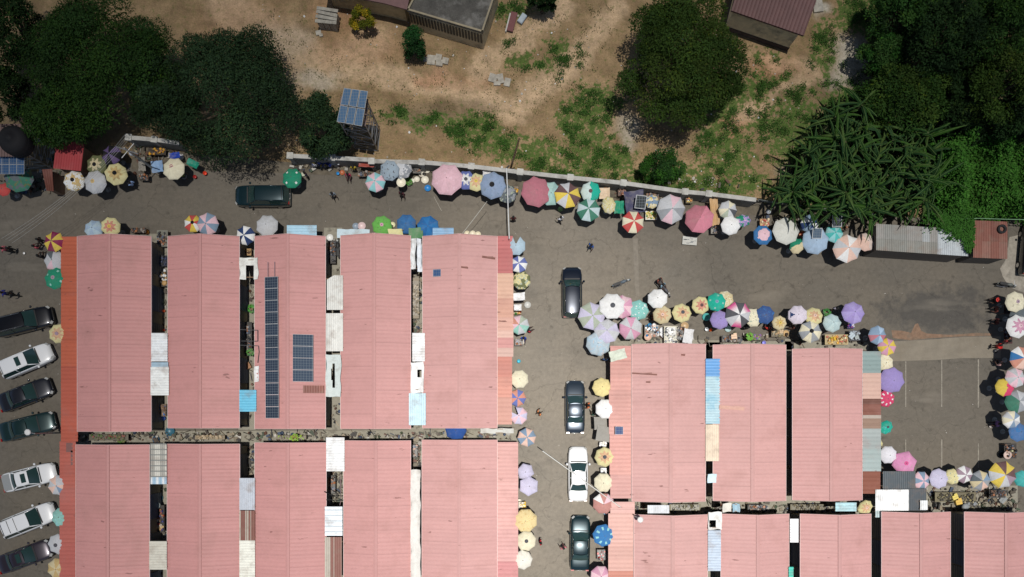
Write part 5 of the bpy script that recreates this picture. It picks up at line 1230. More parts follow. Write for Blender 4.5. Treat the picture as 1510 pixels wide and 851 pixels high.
for k in range(24):
    q = a.lerp(e,(k+.5)/24); b = MB(); b.box((0,0,0),(.14,.06,1.5),col=(.035,.03,.025)); o = b.build('wall_slot', PAINT, r); o.location = (q.x+out.x*.03,q.y+out.y*.03,2.0); o.rotation_euler = (0,0,an)
r2, cen2, loc2, ins2 = poly_building('school_wing', [(470,-14),(567,5),(600,14),(612,-40),(480,-70)], 3.4, (.50,.42,.25), mat('wing_roof', (.16,.085,.08), .7, noise=.2, scale=2), 'yellow walled wing with dull red roof beside the flat roofed building')
# tiled house at top right
r, cen, loc, ins = poly_building('tiled_house', [(1078,16),(1185,53),(1207,-30),(1100,-70)], 3.6, (.68,.58,.38), mat('house_eave', (.10,.05,.045), .8), 'cream house with brown ribbed roof at the top edge', over=.3)
b = MB(); lo = loc; up = Vector((0,0,3.65)); rg0, rg1 = lo[0].lerp(lo[3],.5)+Vector((0,0,4.8)), lo[1].lerp(lo[2],.5)+Vector((0,0,4.8))
corr_slope(b, lo[0]+up, lo[1]+up, rg0, rg1, .30, .04, (.135,.062,.058), .04); corr_slope(b, lo[3]+up, lo[2]+up, rg0, rg1, .30, .04, (.135,.062,.058), .04); o = b.build('ribbed_roof', mat('brown_roof', (1,1,1), .6, attr=True, noise=.15, scale=1.2), r); orient_up(o)
b = MB(); b.prism([(q.x*1.02, q.y*1.02) for q in ins], 0, .6, col=(.06,.04,.035)); b.build('dark_plinth', WALLM, r)  # low dark band around the foot of the wall
# block stacks and slabs in the compound
def slabs(pts, h, label, name='concrete_slabs'):
    c = P(*pts[0][:2], 0); root = empty(name, (c.x, c.y, 0), 0, label, 'slabs')
    for (x, y, w, l, rz) in pts:
        q = P(x, y, 0)-c; b = MB(); z = random.uniform(.08,.2)+h; b.box((q.x,q.y,z/2),(px2m(w),px2m(l),z),rz=rz,col=(.42,.39,.33)); b.build('slab', CONCW, root)
CONCW = mat('weathered_block', (1,1,1), .95, attr=True, noise=.2, scale=3, fine=.2, stain=(.16,.15,.12), stain_amt=.7, stain_scale=2)
slabs([(636,89,12,14,-.1),(647,86,9,10,-.15),(648,94,10,9,-.1),(657,91,9,9,-.2),(628,88,7,6,.2)], .05, 'pale broken slabs lying right of the green bush')
slabs([(727,116,12,12,-.3),(738,117,9,14,.2),(748,122,9,12,-.2),(733,124,10,6,0)], .05, 'pale broken slabs lying alone on the dirt path')
slabs([(1205,10,14,18,.15),(1196,4,10,10,.1)], .1, 'pale concrete base right of the brown roofed house')
slabs([(470,49,8,7,.2),(474,53,5,4,.1)], .0, 'small pale rubble left of the yellow bush')
st_ = empty('block_stack', P(487,36,0), -.15, 'stack of grey building blocks under planks left of the yellow bush', 'block stack')
for k in range(5):
    b = MB()
    for q in range(3): b.box((-.55+q*.55,0,.18+k*.26),(.5,1.2,.24),col=(.30,.28,.24))
    b.build('block_course', CONCW, st_)
for k in range(4): b = MB(); b.box((0,-.5+k*.36,1.45+.02*k),(1.9,.28,.05),rz=random.uniform(-.1,.1),col=(.36,.34,.29)); b.build('plank', CONCW, st_)
b = MB(); c = P(755,32,.3); b.box((0,0,0),(.6,1.75,.08),rz=-.25,col=(.16,.05,.05)); b.box((-.36,-.08,-.1),(.12,1.7,.35),rz=-.25,col=(.5,.48,.44)); o = b.build('metal_door_panel', PAINT); o.location = c; tag(o, 'dark red metal panel leaning right of the flat roofed building', 'panel')
b = MB(); c = P(770,28,.2); b.box((0,0,0),(.5,.9,.3),rz=-.6,col=(.30,.36,.42)); b.box((0,0,.17),(.4,.8,.05),rz=-.6,col=(.4,.46,.5)); o = b.build('water_trough', PAINT); o.location = c; tag(o, 'small blue grey trough near the top centre', 'trough')
# board on street
b = MB(); c = P(1017,355,.3); b.box((0,0,0),(1.3,.75,.06),rz=-.08,col=(.48,.48,.44)); 
for q in range(9): b.box((random.uniform(-.5,.5),random.uniform(-.25,.25),.035),(random.uniform(.1,.35),.06,.012),rz=-.08,col=(.16,.17,.18))
o = b.build('signboard', PAINT); o.location = c; tag(o, 'worn grey signboard lying on the street below the rose pink umbrella', 'signboard')
# ------------------------------------------------------------------ goods, tables and bits on the ground
GOODS = []
def goods(kind, x, y, col, label, s=1.0, rz=0.0, z=.075, on=None):
    c = P(x, y, z); b = MB(); cl = lin(col, .85)
    if kind == 'basin': b.lathe((0,0,0), [(.001,.01),(.20*s,0),(.30*s,.16*s),(.33*s,.17*s),(.29*s,.14*s),(.19*s,.03),(.001,.035)], 20, col=cl); nm = 'basin'
    elif kind == 'bucket': b.lathe((0,0,0), [(.001,0),(.13*s,0),(.17*s,.32*s),(.185*s,.33*s),(.16*s,.30*s),(.12*s,.04),(.001,.04)], 14, col=cl); nm = 'bucket'
    elif kind == 'drum': b.lathe((0,0,0), [(.001,0),(.25*s,0),(.28*s,.1),(.28*s,.75*s),(.24*s,.8*s),(.001,.8*s)], 16, col=cl); nm = 'drum'
    elif kind == 'crate':
        w, d, h = .55*s, .38*s, .28
        b.box((0,0,.02),(w,d,.03),col=cl)
        for sx in (-1,1):
            for q in range(3): b.box((sx*w/2,0,.06+q*.09),(.02,d,.06),col=cl); b.box((0,sx*d/2,.06+q*.09),(w,.02,.06),col=cl)
        for q in range(12): b.blob((random.uniform(-w*.4,w*.4),random.uniform(-d*.4,d*.4),.2),.07,jit=.1,col=tuple(min(.8,v*random.uniform(.6,1.4)) for v in cl)); 
        nm = 'crate'
    elif kind == 'box':
        b.box((0,0,.17*s),(.5*s,.38*s,.34*s),col=cl); b.box((.1*s,.25*s,.34*s),(.28*s,.14*s,.01),col=tuple(v*.9 for v in cl)); b.box((-.05*s,0,.345*s),(.5*s,.05,.005),col=tuple(v*.7 for v in cl)); nm = 'carton'
    elif kind == 'sack':
        b.blob((0,0,.18*s),.28*s,jit=.1,sz=.7,col=cl); b.blob((.2*s,0,.26*s),.09*s,jit=.2,col=cl); nm = 'sack'
    elif kind == 'heap':
        for q in range(26): 
            r = random.random()**.5*.34*s; t = random.random()*6.28; b.blob((r*math.cos(t),r*math.sin(t),.05+.22*s*(1-r/(.36*s))),.055*s+.02,jit=.15,col=tuple(v*random.uniform(.65,1.25) for v in cl)); 
        nm = 'produce_heap'
    elif kind == 'stool':
        b.box((0,0,.4),(.34,.34,.04),col=cl)
        for sx in (-1,1):
            for sy in (-1,1): b.tube((sx*.14,sy*.14,.39),(sx*.17,sy*.17,0),.018,n=5,col=cl)
        nm = 'stool'
    elif kind == 'chair':
        b.box((0,0,.42),(.42,.42,.04),col=cl); b.box((0,-.2,.66),(.42,.04,.45),col=cl)
        for sx in (-1,1):
            for sy in (-1,1): b.tube((sx*.18,sy*.18,.41),(sx*.2,sy*.2,0),.02,n=5,col=cl)
            b.box((sx*.21,0,.6),(.04,.4,.03),col=cl)
        nm = 'plastic_chair'
    elif kind == 'plant':
        b.lathe((0,0,0), [(.001,0),(.12,0),(.16,.25),(.12,.22),(.001,.22)], 10, col=(.2,.09,.05))
        for q in range(70):
            t = random.random()*6.28; e = random.uniform(.1,1.2); r = .34*s; p = Vector((math.cos(t)*math.cos(e),math.sin(t)*math.cos(e),math.sin(e)))*r+Vector((0,0,.3)); a = Vector((-math.sin(t),math.cos(t),random.uniform(-.4,.4)))*.05; f = Vector((math.cos(t),math.sin(t),-.2))*.10
            b.add([p-f,p+a,p+f,p-a],[(0,1,2,3)],tuple(v*random.uniform(.5,1.3) for v in cl))
        nm = 'potted_plant'
    o = b.build(nm, PLASTIC if kind in ('basin','bucket','drum','crate','chair') else PAINT, smooth=kind in ('basin','bucket','drum','sack')); o.location = c; o.rotation_euler = (0,0,rz)
    tag(o, label, nm.replace('_',' ')); return o
def table(x, y, w, d, col, label, h=.72, rz=0.0, tray=None, gcol=None, n=0, dy=0):
    c = P(x, y, h); root = empty('market_table', (c.x, c.y, .07), rz, label, 'table', 'market tables with goods'); W_, D_ = px2m(w,h), px2m(d,h)
    b = MB(); b.box((0,0,h),(W_,D_,.04),col=lin(col,.85)); b.build('tabletop', PAINT, root)
    for sx in (-1,1):
        for sy in (-1,1): q = MB(); q.tube((sx*W_*.44,sy*D_*.44,0),(sx*W_*.44,sy*D_*.44,h-.02),.025,n=5); q.build('leg', WOOD, root)
    if gcol:
        g = MB(); g.box((0,0,.004),(W_*.9,D_*.85,.008),col=lin(col,.7))
        for q in range(n or 18):
            cc = lin(random.choice(gcol),.8); k = random.random(); xx, yy = random.uniform(-W_*.42,W_*.42), random.uniform(-D_*.4,D_*.4)
            if k < .45: g.box((xx,yy,.06),(random.uniform(.08,.22),random.uniform(.08,.2),random.uniform(.06,.22)),rz=random.random()*3,col=cc)
            elif k < .8: g.blob((xx,yy,.06),random.uniform(.05,.10),jit=.1,col=cc)
            else: g.lathe((xx,yy,.02), [(.001,0),(.08,0),(.12,.09),(.10,.07),(.001,.03)], 10, col=cc)
        o = g.build('goods_pile', PLASTIC); o.location = (c.x, c.y, .07+h+.02); o.rotation_euler = (0,0,rz); tag(o, 'mixed goods on the '+label.replace('market table','table'), 'goods', 'goods spread on market tables')
    return root
MIX = [(200,60,50),(240,200,80),(230,230,225),(60,120,190),(80,140,70),(200,150,100),(120,70,50),(30,30,35),(235,170,60)]
DK = [(60,50,45),(110,80,60),(150,140,130),(40,40,45),(170,110,70),(90,100,120)]
TB = [
 (213,262,14,9,(60,55,50),'dark market table left of the cream umbrella at upper left',DK),
 (232,246,18,12,(90,85,80),'market table below the light blue printed cloth',MIX),
 (268,258,12,9,(70,60,55),'market table right of the cream umbrella',MIX),
 (232,224,26,10,(70,60,50),'shaded market table with yellow goods under the short wall',[(225,170,50),(220,160,40),(170,120,90),(90,80,70)]),
 (475,242,30,9,(70,70,80),'shaded market table below the dark wall section',[(60,80,170),(170,150,60),(200,200,205),(40,60,120)]),
 (537,257,18,8,(90,80,70),'market table under the rusty red cloth',DK),
 (610,252,22,8,(110,105,98),'market table between the collapsed umbrella and the basins',DK),
 (757,280,14,10,(110,90,60),'market table behind the thick white cable',[(230,180,50),(90,90,90),(130,110,90)]),
 (892,284,14,13,(235,225,210),'market table with browned food by the wall',[(200,140,70),(170,110,60),(235,200,140)]),
 (917,284,12,11,(90,60,45),'brown market table by the wall right of the food table',[(150,90,60),(90,55,45),(220,170,140)]),
 (960,318,17,13,(235,230,215),'white fruit market table beside the red and cream umbrella',[(225,200,90),(130,170,70),(215,185,110),(230,210,120)]),
 (962,290,18,9,(150,115,85),'brown market table behind the small blue grey umbrella',DK),
 (1016,296,10,8,(120,110,80),'market table in front of the wall above the rose pink umbrella',MIX),
 (1053,338,10,14,(150,145,135),'market table right of the rose pink umbrella',DK),
 (1127,329,14,12,(180,140,100),'market table with red and tan goods above the bright blue umbrella',[(200,70,60),(220,175,120),(235,215,180)]),
 (1181,345,7,7,(180,80,60),'little market table with red goods beside the off white umbrella',[(205,70,50),(220,150,110)]),
 (1243,334,14,12,(90,70,50),'shaded market table right of the turquoise umbrella',DK),
 (989,494,20,26,(215,210,190),'cream market table with a grey tray north of the first east block',[(90,95,100),(245,245,245),(200,200,195)]),
 (1003,492,12,20,(70,68,66),'dark metal market table beside the cream one',DK),
 (961,488,22,20,(120,110,98),'market table with blue and black pots near the pink panelled umbrella',[(60,130,180),(30,30,35),(240,240,240),(200,150,130)]),
 (1078,500,28,9,(90,84,74),'market table on the veranda of the second east block',DK),
 (1112,498,20,8,(100,95,85),'market table with green bundles in front of the second east block',[(110,160,60),(160,90,100),(140,120,180)]),
 (1146,491,18,12,(110,98,75),'small market table in front of the dark drain mouth',[(200,170,130),(150,140,110)]),
 (1233,501,34,15,(190,170,125),'crowded market table of yellow goods above the third east block',[(225,190,110),(240,180,60),(200,170,120),(215,80,70),(235,225,190),(150,110,70)]),
 (1259,495,16,15,(80,80,84),'market table with grey boxes above the third east block',[(180,190,200),(150,160,170),(60,60,65)]),
 (1254,481,10,7,(60,60,120),'tiny market table with blue goods under the violet umbrella',[(50,60,160),(140,60,120),(230,230,240)]),
 (1486,497,12,20,(70,30,30),'dark red market table under the white umbrella with pink flower',DK),
 (1487,455,14,16,(60,22,22),'dark red market table under the cream umbrella at the right edge',[(90,30,30),(50,20,20),(40,60,60)]),
 (1489,665,18,22,(60,55,50),'market table with dark pots below the plain blue umbrella',DK),
 (1408,733,60,14,(120,112,85),'long low market table behind the lower umbrella row',[(150,140,100),(50,45,40),(90,85,70)]),
 (1470,728,24,12,(70,70,70),'dark market table under the big yellow and brown umbrella',DK),
 (1432,745,26,12,(100,96,86),'market table with bundles above the dark southeast gap',[(150,155,160),(40,40,40),(190,180,150)]),
 (763,458,12,12,(150,120,80),'market table under the lower white lane tarp',MIX),
 (765,505,12,10,(80,80,84),'market table below the mint grey umbrella',DK),
 (770,745,11,10,(190,180,160),'market table between the bluish white and tan umbrellas',[(240,200,70),(235,235,230),(200,190,170)]),
 (889,655,10,7,(200,200,198),'small white market table under the flower umbrella with dark cap',[(230,230,230),(200,190,170)]),
 (890,694,9,8,(240,240,240),'small white market table between the flower and ivory umbrellas',[(240,240,240),(180,180,180)]),
 (887,818,14,16,(90,84,78),'market table below the bright blue dotted umbrella',[(200,60,50),(60,60,60),(150,150,150)]),
 (205,340,22,7,(70,60,50),'market table with yellow tub beside the first alley mouth',DK),
 (240,352,16,24,(130,130,118),'grey market table at the mouth of the first alley',DK),
 (240,385,14,16,(40,45,60),'shaded market table with blue goods in the first alley',[(50,60,100),(70,80,110),(40,40,45)]),
 (243,412,13,22,(60,55,48),'shaded market table with white and tan goods in the first alley',[(235,235,230),(190,150,90),(60,50,45),(240,240,240)]),
 (365,372,12,10,(190,150,100),'wooden market table under the navy and white umbrella',[(200,165,110),(90,60,40)]),
 (366,500,12,50,(50,45,40),'long shaded market table in the second alley',DK),
 (490,372,11,34,(60,55,50),'dark market table with pots in the third alley',DK),
 (236,765,14,40,(55,48,42),'shaded market table with many jars in the lower first alley',[(200,170,120),(230,225,210),(60,60,130),(170,80,60),(120,90,70)]),
 (240,605,12,18,(120,100,80),'market table with blue tub at the foot of the first alley',[(60,110,180),(170,140,110),(120,90,70)]),
 (488,715,14,28,(70,66,60),'market table in the open part of the lower third alley',DK),
 (613,440,10,60,(150,138,118),'long pale bench table in the fourth alley',[(180,165,140),(150,140,125)]),
 (612,665,8,20,(70,66,60),'narrow market table at the top of the lower fourth alley',DK),
 (160,645,60,9,(110,105,90),'low market table with green weeds in the left cross alley',[(90,120,60),(150,90,80),(120,110,90)]),
 (310,645,44,6,(150,135,110),'low market table with tan slabs in the left cross alley',[(200,180,150),(170,150,120)]),
 (430,645,44,6,(130,120,100),'low market table with lime bundle in the left cross alley',[(150,180,60),(120,110,90)]),
 (1010,748,46,9,(120,115,90),'low market table in the southeast cross alley near the lamp',[(110,105,80),(60,56,46)]),
 (1115,749,26,10,(60,58,54),'dark slab table in the middle of the southeast cross alley',DK),
 (1190,748,50,9,(120,114,92),'low market table in the eastern part of the southeast cross alley',[(70,64,50),(120,110,85)]),
]
for (x,y,w,d,c,lab,g) in TB: table(x,y,w,d,c,lab,gcol=g,n=int(6+w*d*.10))
def rest_z(x, y, z):
    if z > 1.5 or z < .15: return z if z > 1.5 and 'c' and x == 592 else .075
    for (tx, ty, tw, td, *_r) in TB:
        if abs(x-tx) < tw/2+1 and abs(y-ty) < td/2+1: return .81
    return .075
for k, x, y, c, lab, s, z in [
 ('basin',592,270,(245,238,215),'large cream basin carried by the person in maroon',1.25,1.78),
 ('basin',590,258,(235,232,225),'small white basin left of the large carried basin',.6,.78),
 ('basin',622,257,(238,232,215),'upper left cream basin in the cluster by the wall',.85,.78),
 ('basin',630,252,(238,232,215),'topmost cream basin nearest the wall pillar',.75,.78),
 ('basin',627,266,(240,234,215),'largest cream basin of the cluster left of the big pink umbrella',1.05,.5),
 ('basin',615,265,(236,230,212),'middle cream basin of the cluster by the wall',.8,.5),
 ('basin',609,267,(245,242,225),'leftmost cream basin of the cluster by the wall',.6,.5),
 ('basin',631,278,(50,140,210),'bright blue basin on the street below the cream basins',.9,.1),
 ('plant',603,270,(90,140,50),'leafy green vegetables beside the cream basins',1,.1),
 ('basin',689,345,(235,225,195),'left cream basin at the fifth block gable',.8,2.0),
 ('basin',697,345,(240,230,205),'middle cream basin at the fifth block gable',.85,2.0),
 ('basin',705,346,(238,228,200),'right cream basin at the fifth block gable',.8,2.0),
 ('basin',534,334,(230,205,205),'pale pink basin left of the lime green umbrella',1.1,1.2),
 ('basin',525,334,(150,165,180),'blue grey basin left of the pale pink basin',.9,1.2),
 ('basin',579,332,(240,235,190),'pale yellow basin right of the lime green umbrella',.8,1.2),
 ('drum',504,240,(225,228,230),'white round drum below the dark wall section',.9,.1),
 ('bucket',499,257,(50,150,210),'small blue bucket on the street left of the seated person in pink',.8,.1),
 ('basin',505,255,(190,110,70),'orange brown basin beside the small blue bucket',.7,.1),
 ('bucket',485,240,(40,60,190),'royal blue bucket under the dark wall section',1.1,.5),
 ('box',447,259,(215,215,190),'cream carton right of the dark green umbrella',.7,.9),
 ('bucket',304,257,(220,70,40),'orange red bucket in the tree shade right of the cream umbrella',1,.1),
 ('bucket',289,262,(170,45,40),'dark red bucket below the teal tarp strip',.9,.1),
 ('sack',268,232,(215,215,220),'white sack beside the bright blue tarp',1,.9),
 ('bucket',37,374,(250,250,250),'small white tub on the open street at left',.55,.1),
 ('box',872,340,(200,220,180),'x',.01,.1),
 ('basin',826,309,(180,215,140),'pale green basin above the person in white shirt',.7,.1),
 ('bucket',765,533,(80,185,205),'turquoise tub on the lane beside the veranda',.95,.1),
 ('stool',771,505,(200,190,175),'pale stool below the seated person in blue',.8,.1),
 ('basin',778,450,(205,205,200),'silvery wire basket beside the lower white lane tarp',.9,.1),
 ('bucket',766,738,(225,220,205),'off white bucket under the lower bluish white umbrella',1,.9),
 ('bucket',773,745,(240,200,60),'yellow can above the large tan umbrella',.9,.9),
 ('drum',892,755,(150,200,225),'pale blue drum under the dusty rose umbrella',.7,.6),
 ('chair',779,664,(240,245,250),'x',.01,.1),
 ('bucket',957,480,(60,145,190),'blue bucket near the pink panelled umbrella',1,.8),
 ('bucket',964,480,(240,240,240),'white bucket beside the blue bucket near the pink panelled umbrella',1,.8),
 ('basin',955,497,(225,190,170),'pale peach round tray near the first east block gable',1,.8),
 ('basin',976,487,(240,242,245),'upper white bowl left of the cream table',.75,.8),
 ('basin',976,494,(240,242,245),'lower white bowl left of the cream table',.75,.8),
 ('basin',990,489,(250,250,250),'big white bowl on the cream table with grey tray',1.1,.82),
 ('basin',1009,481,(200,170,130),'tan straw basket below the flowered umbrella with dark cap',1.1,.6),
 ('basin',1041,468,(90,185,180),'turquoise basin below the cream umbrella with red flecks',1.1,.5),
 ('bucket',1041,486,(235,238,240),'white bucket left of the violet umbrella shade',1,.1),
 ('bucket',1047,487,(215,110,50),'orange bucket beside the white one under the violet umbrella',.8,.1),
 ('basin',1073,485,(190,215,215),'pale glassy basin below the plain violet umbrella',.9,.6),
 ('box',1081,497,(240,205,175),'peach carton on the second east block veranda',1,.5),
 ('plant',1104,497,(120,180,60),'bright green leafy bundle in front of the second east block',.9,.5),
 ('bucket',1125,506,(150,150,220),'lilac bucket at the edge of the second east block roof',1,2.0),
 ('basin',1158,492,(215,180,130),'straw tray below the small beige umbrella',.9,.1),
 ('basin',1187,491,(150,110,40),'x',.01,.1),
 ('plant',1217,462,(60,130,50),'dark green plant between yellow and mint umbrellas',1,.6),
 ('box',1254,496,(190,205,215),'pale blue grey carton above the third east block',1,.8),
 ('box',1262,498,(170,180,180),'smaller grey carton beside the pale blue grey one',.7,.8),
 ('crate',1228,500,(235,190,60),'yellow crate of goods above the third east block',1,.8),
 ('bucket',1472,512,(215,60,55),'bright red bucket at the apron edge beside the person in red',1.1,.5),
 ('basin',1467,518,(40,40,42),'small black bowl on the parking apron',.6,.1),
 ('basin',1484,671,(225,200,190),'pale pink tray near the right edge below the blue umbrella',1.1,.5),
 ('basin',1475,670,(30,30,32),'black cooking pot beside the pale pink tray',1,.3),
 ('bucket',1459,629,(225,220,215),'white bottle crate left of the seated person in lilac',.6,.3),
 ('basin',1380,745,(25,25,26),'black rubber bowl on the concrete behind the lower row',1.1,.3),
 ('box',1406,733,(235,215,110),'pale yellow carton behind the lower row',1,.5),
 ('box',1411,740,(235,195,90),'orange yellow carton in the concrete yard behind the lower row',1.1,.3),
 ('drum',1398,729,(40,30,26),'brown drum behind the lavender umbrella',.7,.1),
 ('drum',1387,729,(35,30,28),'dark drum left of the brown one behind the lavender umbrella',.7,.1),
 ('bucket',1430,733,(40,190,140),'green tub under the white and mauve umbrella',.9,.1),
 ('sack',1421,747,(160,165,168),'grey plastic sack by the yard behind the lower row',1.2,.3),
 ('box',1475,736,(150,155,155),'grey box lid at lower right below the big yellow umbrella',1.3,.5),
 ('basin',487,351,(240,240,235),'white ring shaped basin at the mouth of the third alley',.95,.9),
 ('bucket',218,343,(240,165,50),'orange tub at the corner of the first block gable',1.1,1.2),
 ('sack',243,400,(240,240,240),'white sack in the first alley',.8,.9),
 ('sack',244,418,(205,165,110),'tan sack in the first alley',.9,.6),
 ('basin',240,446,(130,128,110),'dull grey basin deep in the first alley',1.1,.5),
 ('bucket',243,459,(220,120,70),'orange tub deep in the first alley',.7,.8),
 ('bucket',243,487,(200,90,50),'orange can just above the white ribbed sheet',.6,.8),
 ('plant',373,456,(80,150,60),'green weeds growing in the second alley',1.1,.3),
 ('plant',371,520,(90,140,70),'green weeds beside the pipe frame in the second alley',.9,.3),
 ('box',367,541,(170,120,80),'brown carton in the second alley',1.1,.3),
 ('basin',364,422,(200,210,215),'white bowl deep in the second alley',.6,.3),
 ('bucket',243,617,(70,110,190),'blue tub at the foot of the first alley',1,.7),
 ('basin',252,636,(60,110,130),'blue green basin in the left cross alley',1.3,.4),
 ('basin',231,648,(50,90,120),'dark blue basin in the left cross alley by the plaid sheet',1,.3),
 ('plant',182,649,(110,130,60),'green weeds in the left cross alley',1,.1),
 ('plant',436,646,(150,185,60),'lime green bundle in the left cross alley',1,.5),
 ('basin',236,734,(70,130,150),'teal pot in the lower first alley',1,.8),
 ('basin',232,745,(190,200,195),'white pot in the lower first alley',1,.8),
 ('basin',1057,758,(40,35,32),'black pot in the gap of the southeast row',1.1,.5),
 ]:
    if lab == 'x': continue
    goods(k, x, y, c, lab, s=s, z=rest_z(x, y, z), rz=random.random())
# mixed rubbish in the alleys
def rubbish(zones, n, label, cols):
    b = MB()
    for k in range(n):
        x0, x1, y0, y1 = random.choice(zones); x, y = random.uniform(x0, x1), random.uniform(y0, y1); p = P(x, y, .1); cc = lin(random.choice(cols), random.uniform(.4,.85)); q = random.random()
        if q < .55: b.box((p.x,p.y,random.uniform(.08,.3)),(random.uniform(.08,.5),random.uniform(.06,.3),random.uniform(.03,.2)),rz=random.random()*3,col=cc)
        elif q < .8: b.blob((p.x,p.y,.15),random.uniform(.06,.18),jit=.25,sz=.7,col=cc)
        else: a = random.random()*3; d = random.uniform(.3,.9); b.tube((p.x,p.y,.12),(p.x+d*math.cos(a),p.y+d*math.sin(a),random.uniform(.12,.5)),.025,n=4,col=cc)
    o = b.build('alley_rubbish', PAINT); o['kind'] = 'stuff'; o['label'] = label
RC = [(60,52,42),(95,85,70),(130,118,98),(45,40,35),(165,150,125),(80,62,48),(110,70,50),(200,195,185),(70,85,60),(60,80,110)]
rubbish([(110,760,638,650)], 420, 'mixed rubbish and planks littering the west cross alley', RC)
rubbish([(937,1298,741,756),(1366,1500,718,756)], 420, 'mixed rubbish and planks littering the east cross alley and yard', RC)
rubbish([(226,246,352,630),(356,376,352,630),(482,503,350,630),(608,622,400,490),(224,246,700,850),(356,376,656,705),(484,504,695,747),(608,620,652,695)], 620, 'mixed goods and rubbish deep in the west alleys', RC)
rubbish([(1044,1060,510,530),(1044,1060,680,735),(1062,1300,500,512),(935,1045,498,508),(1068,1160,490,504)], 150, 'scraps and oddments by the gables of the east blocks', RC)
rubbish([(560,760,246,262),(770,1110,268,300),(430,545,238,252),(200,265,212,240),(0,75,262,284),(60,200,225,262),(1120,1290,318,338)], 520, 'scraps and oddments along the foot of the boundary wall', RC)
# litter on the compound ground (a handful of larger pieces) and pebbles as one mass
lt = MB()
for k in range(420):
    zone = random.random()
    if zone < .8: x, y = random.uniform(380,1180), random.uniform(5,285)
    else: x, y = random.uniform(1000,1060), random.uniform(262,284)
    if y > 228+ (x-430)*.075: continue
    p = P(x, y, .05); s = random.uniform(.02,.07) if random.random() < .9 else random.uniform(.08,.15)
    cc = random.choice([(.5,.46,.4),(.35,.3,.24),(.7,.7,.68),(.45,.42,.36)])
    lt.blob((p.x,p.y,.02), s, jit=.3, sz=.5, col=cc)
o = lt.build('scattered_rubble', PAINT); o['kind'] = 'stuff'; o['label'] = 'small pale stones and litter scattered on the dirt compound'; 
lt = MB()
for k in range(320):
    x, y = random.uniform(0,1480), random.uniform(250,850); p = P(x, y, .07)
    s = random.uniform(.02,.05); cc = random.choice([(.5,.48,.44),(.08,.07,.06),(.25,.2,.15),(.6,.58,.55),(.06,.05,.05)])
    lt.box((p.x,p.y,.085),(s*random.uniform(1,2.4),s,.02),rz=random.random()*3,col=cc)
o = lt.build('street_litter', PAINT); o['kind'] = 'stuff'; o['label'] = 'tiny scraps of litter scattered over the tarmac'
# ------------------------------------------------------------------ vegetation
def leafmat(name, k=1.0, rough=.6):
    m = bpy.data.materials.new(name); m.use_nodes = True; N = m.node_tree.nodes; L = m.node_tree.links; b = N['Principled BSDF']
    a = N.new('ShaderNodeVertexColor'); a.layer_name = 'Col'; L.new(a.outputs[0], b.inputs['Base Color']); b.inputs['Roughness'].default_value = rough; b.inputs['Specular IOR Level'].default_value = .12
    tb = N.new('ShaderNodeBsdfTranslucent'); L.new(a.outputs[0], tb.inputs[0]); mx = N.new('ShaderNodeMixShader'); mx.inputs[0].default_value = .25
    L.new(b.outputs[0], mx.inputs[1]); L.new(tb.outputs[0], mx.inputs[2]); L.new(mx.outputs[0], N['Material Output'].inputs[0]); return m
LEAF = leafmat('leaf', rough=.65); BARK = mat('bark', (.09,.065,.045), .95, noise=.3, scale=3)
def leaf(b, p, d, up, ln, wd, col):
    s = d.cross(up).normalized(); m_ = p+d*ln*.5+up*wd*.15
    b.v += [tuple(p), tuple(m_+s*wd*.5), tuple(p+d*ln-up*wd*.1), tuple(m_-s*wd*.5)]
    n = len(b.v)-4; b.f.append((n,n+1,n+2,n+3)); b.c.append(col); b.m.append(0)
def rdir():
    z = random.uniform(-1,1); t = random.random()*6.2832; r = math.sqrt(1-z*z); return Vector((r*math.cos(t), r*math.sin(t), z))
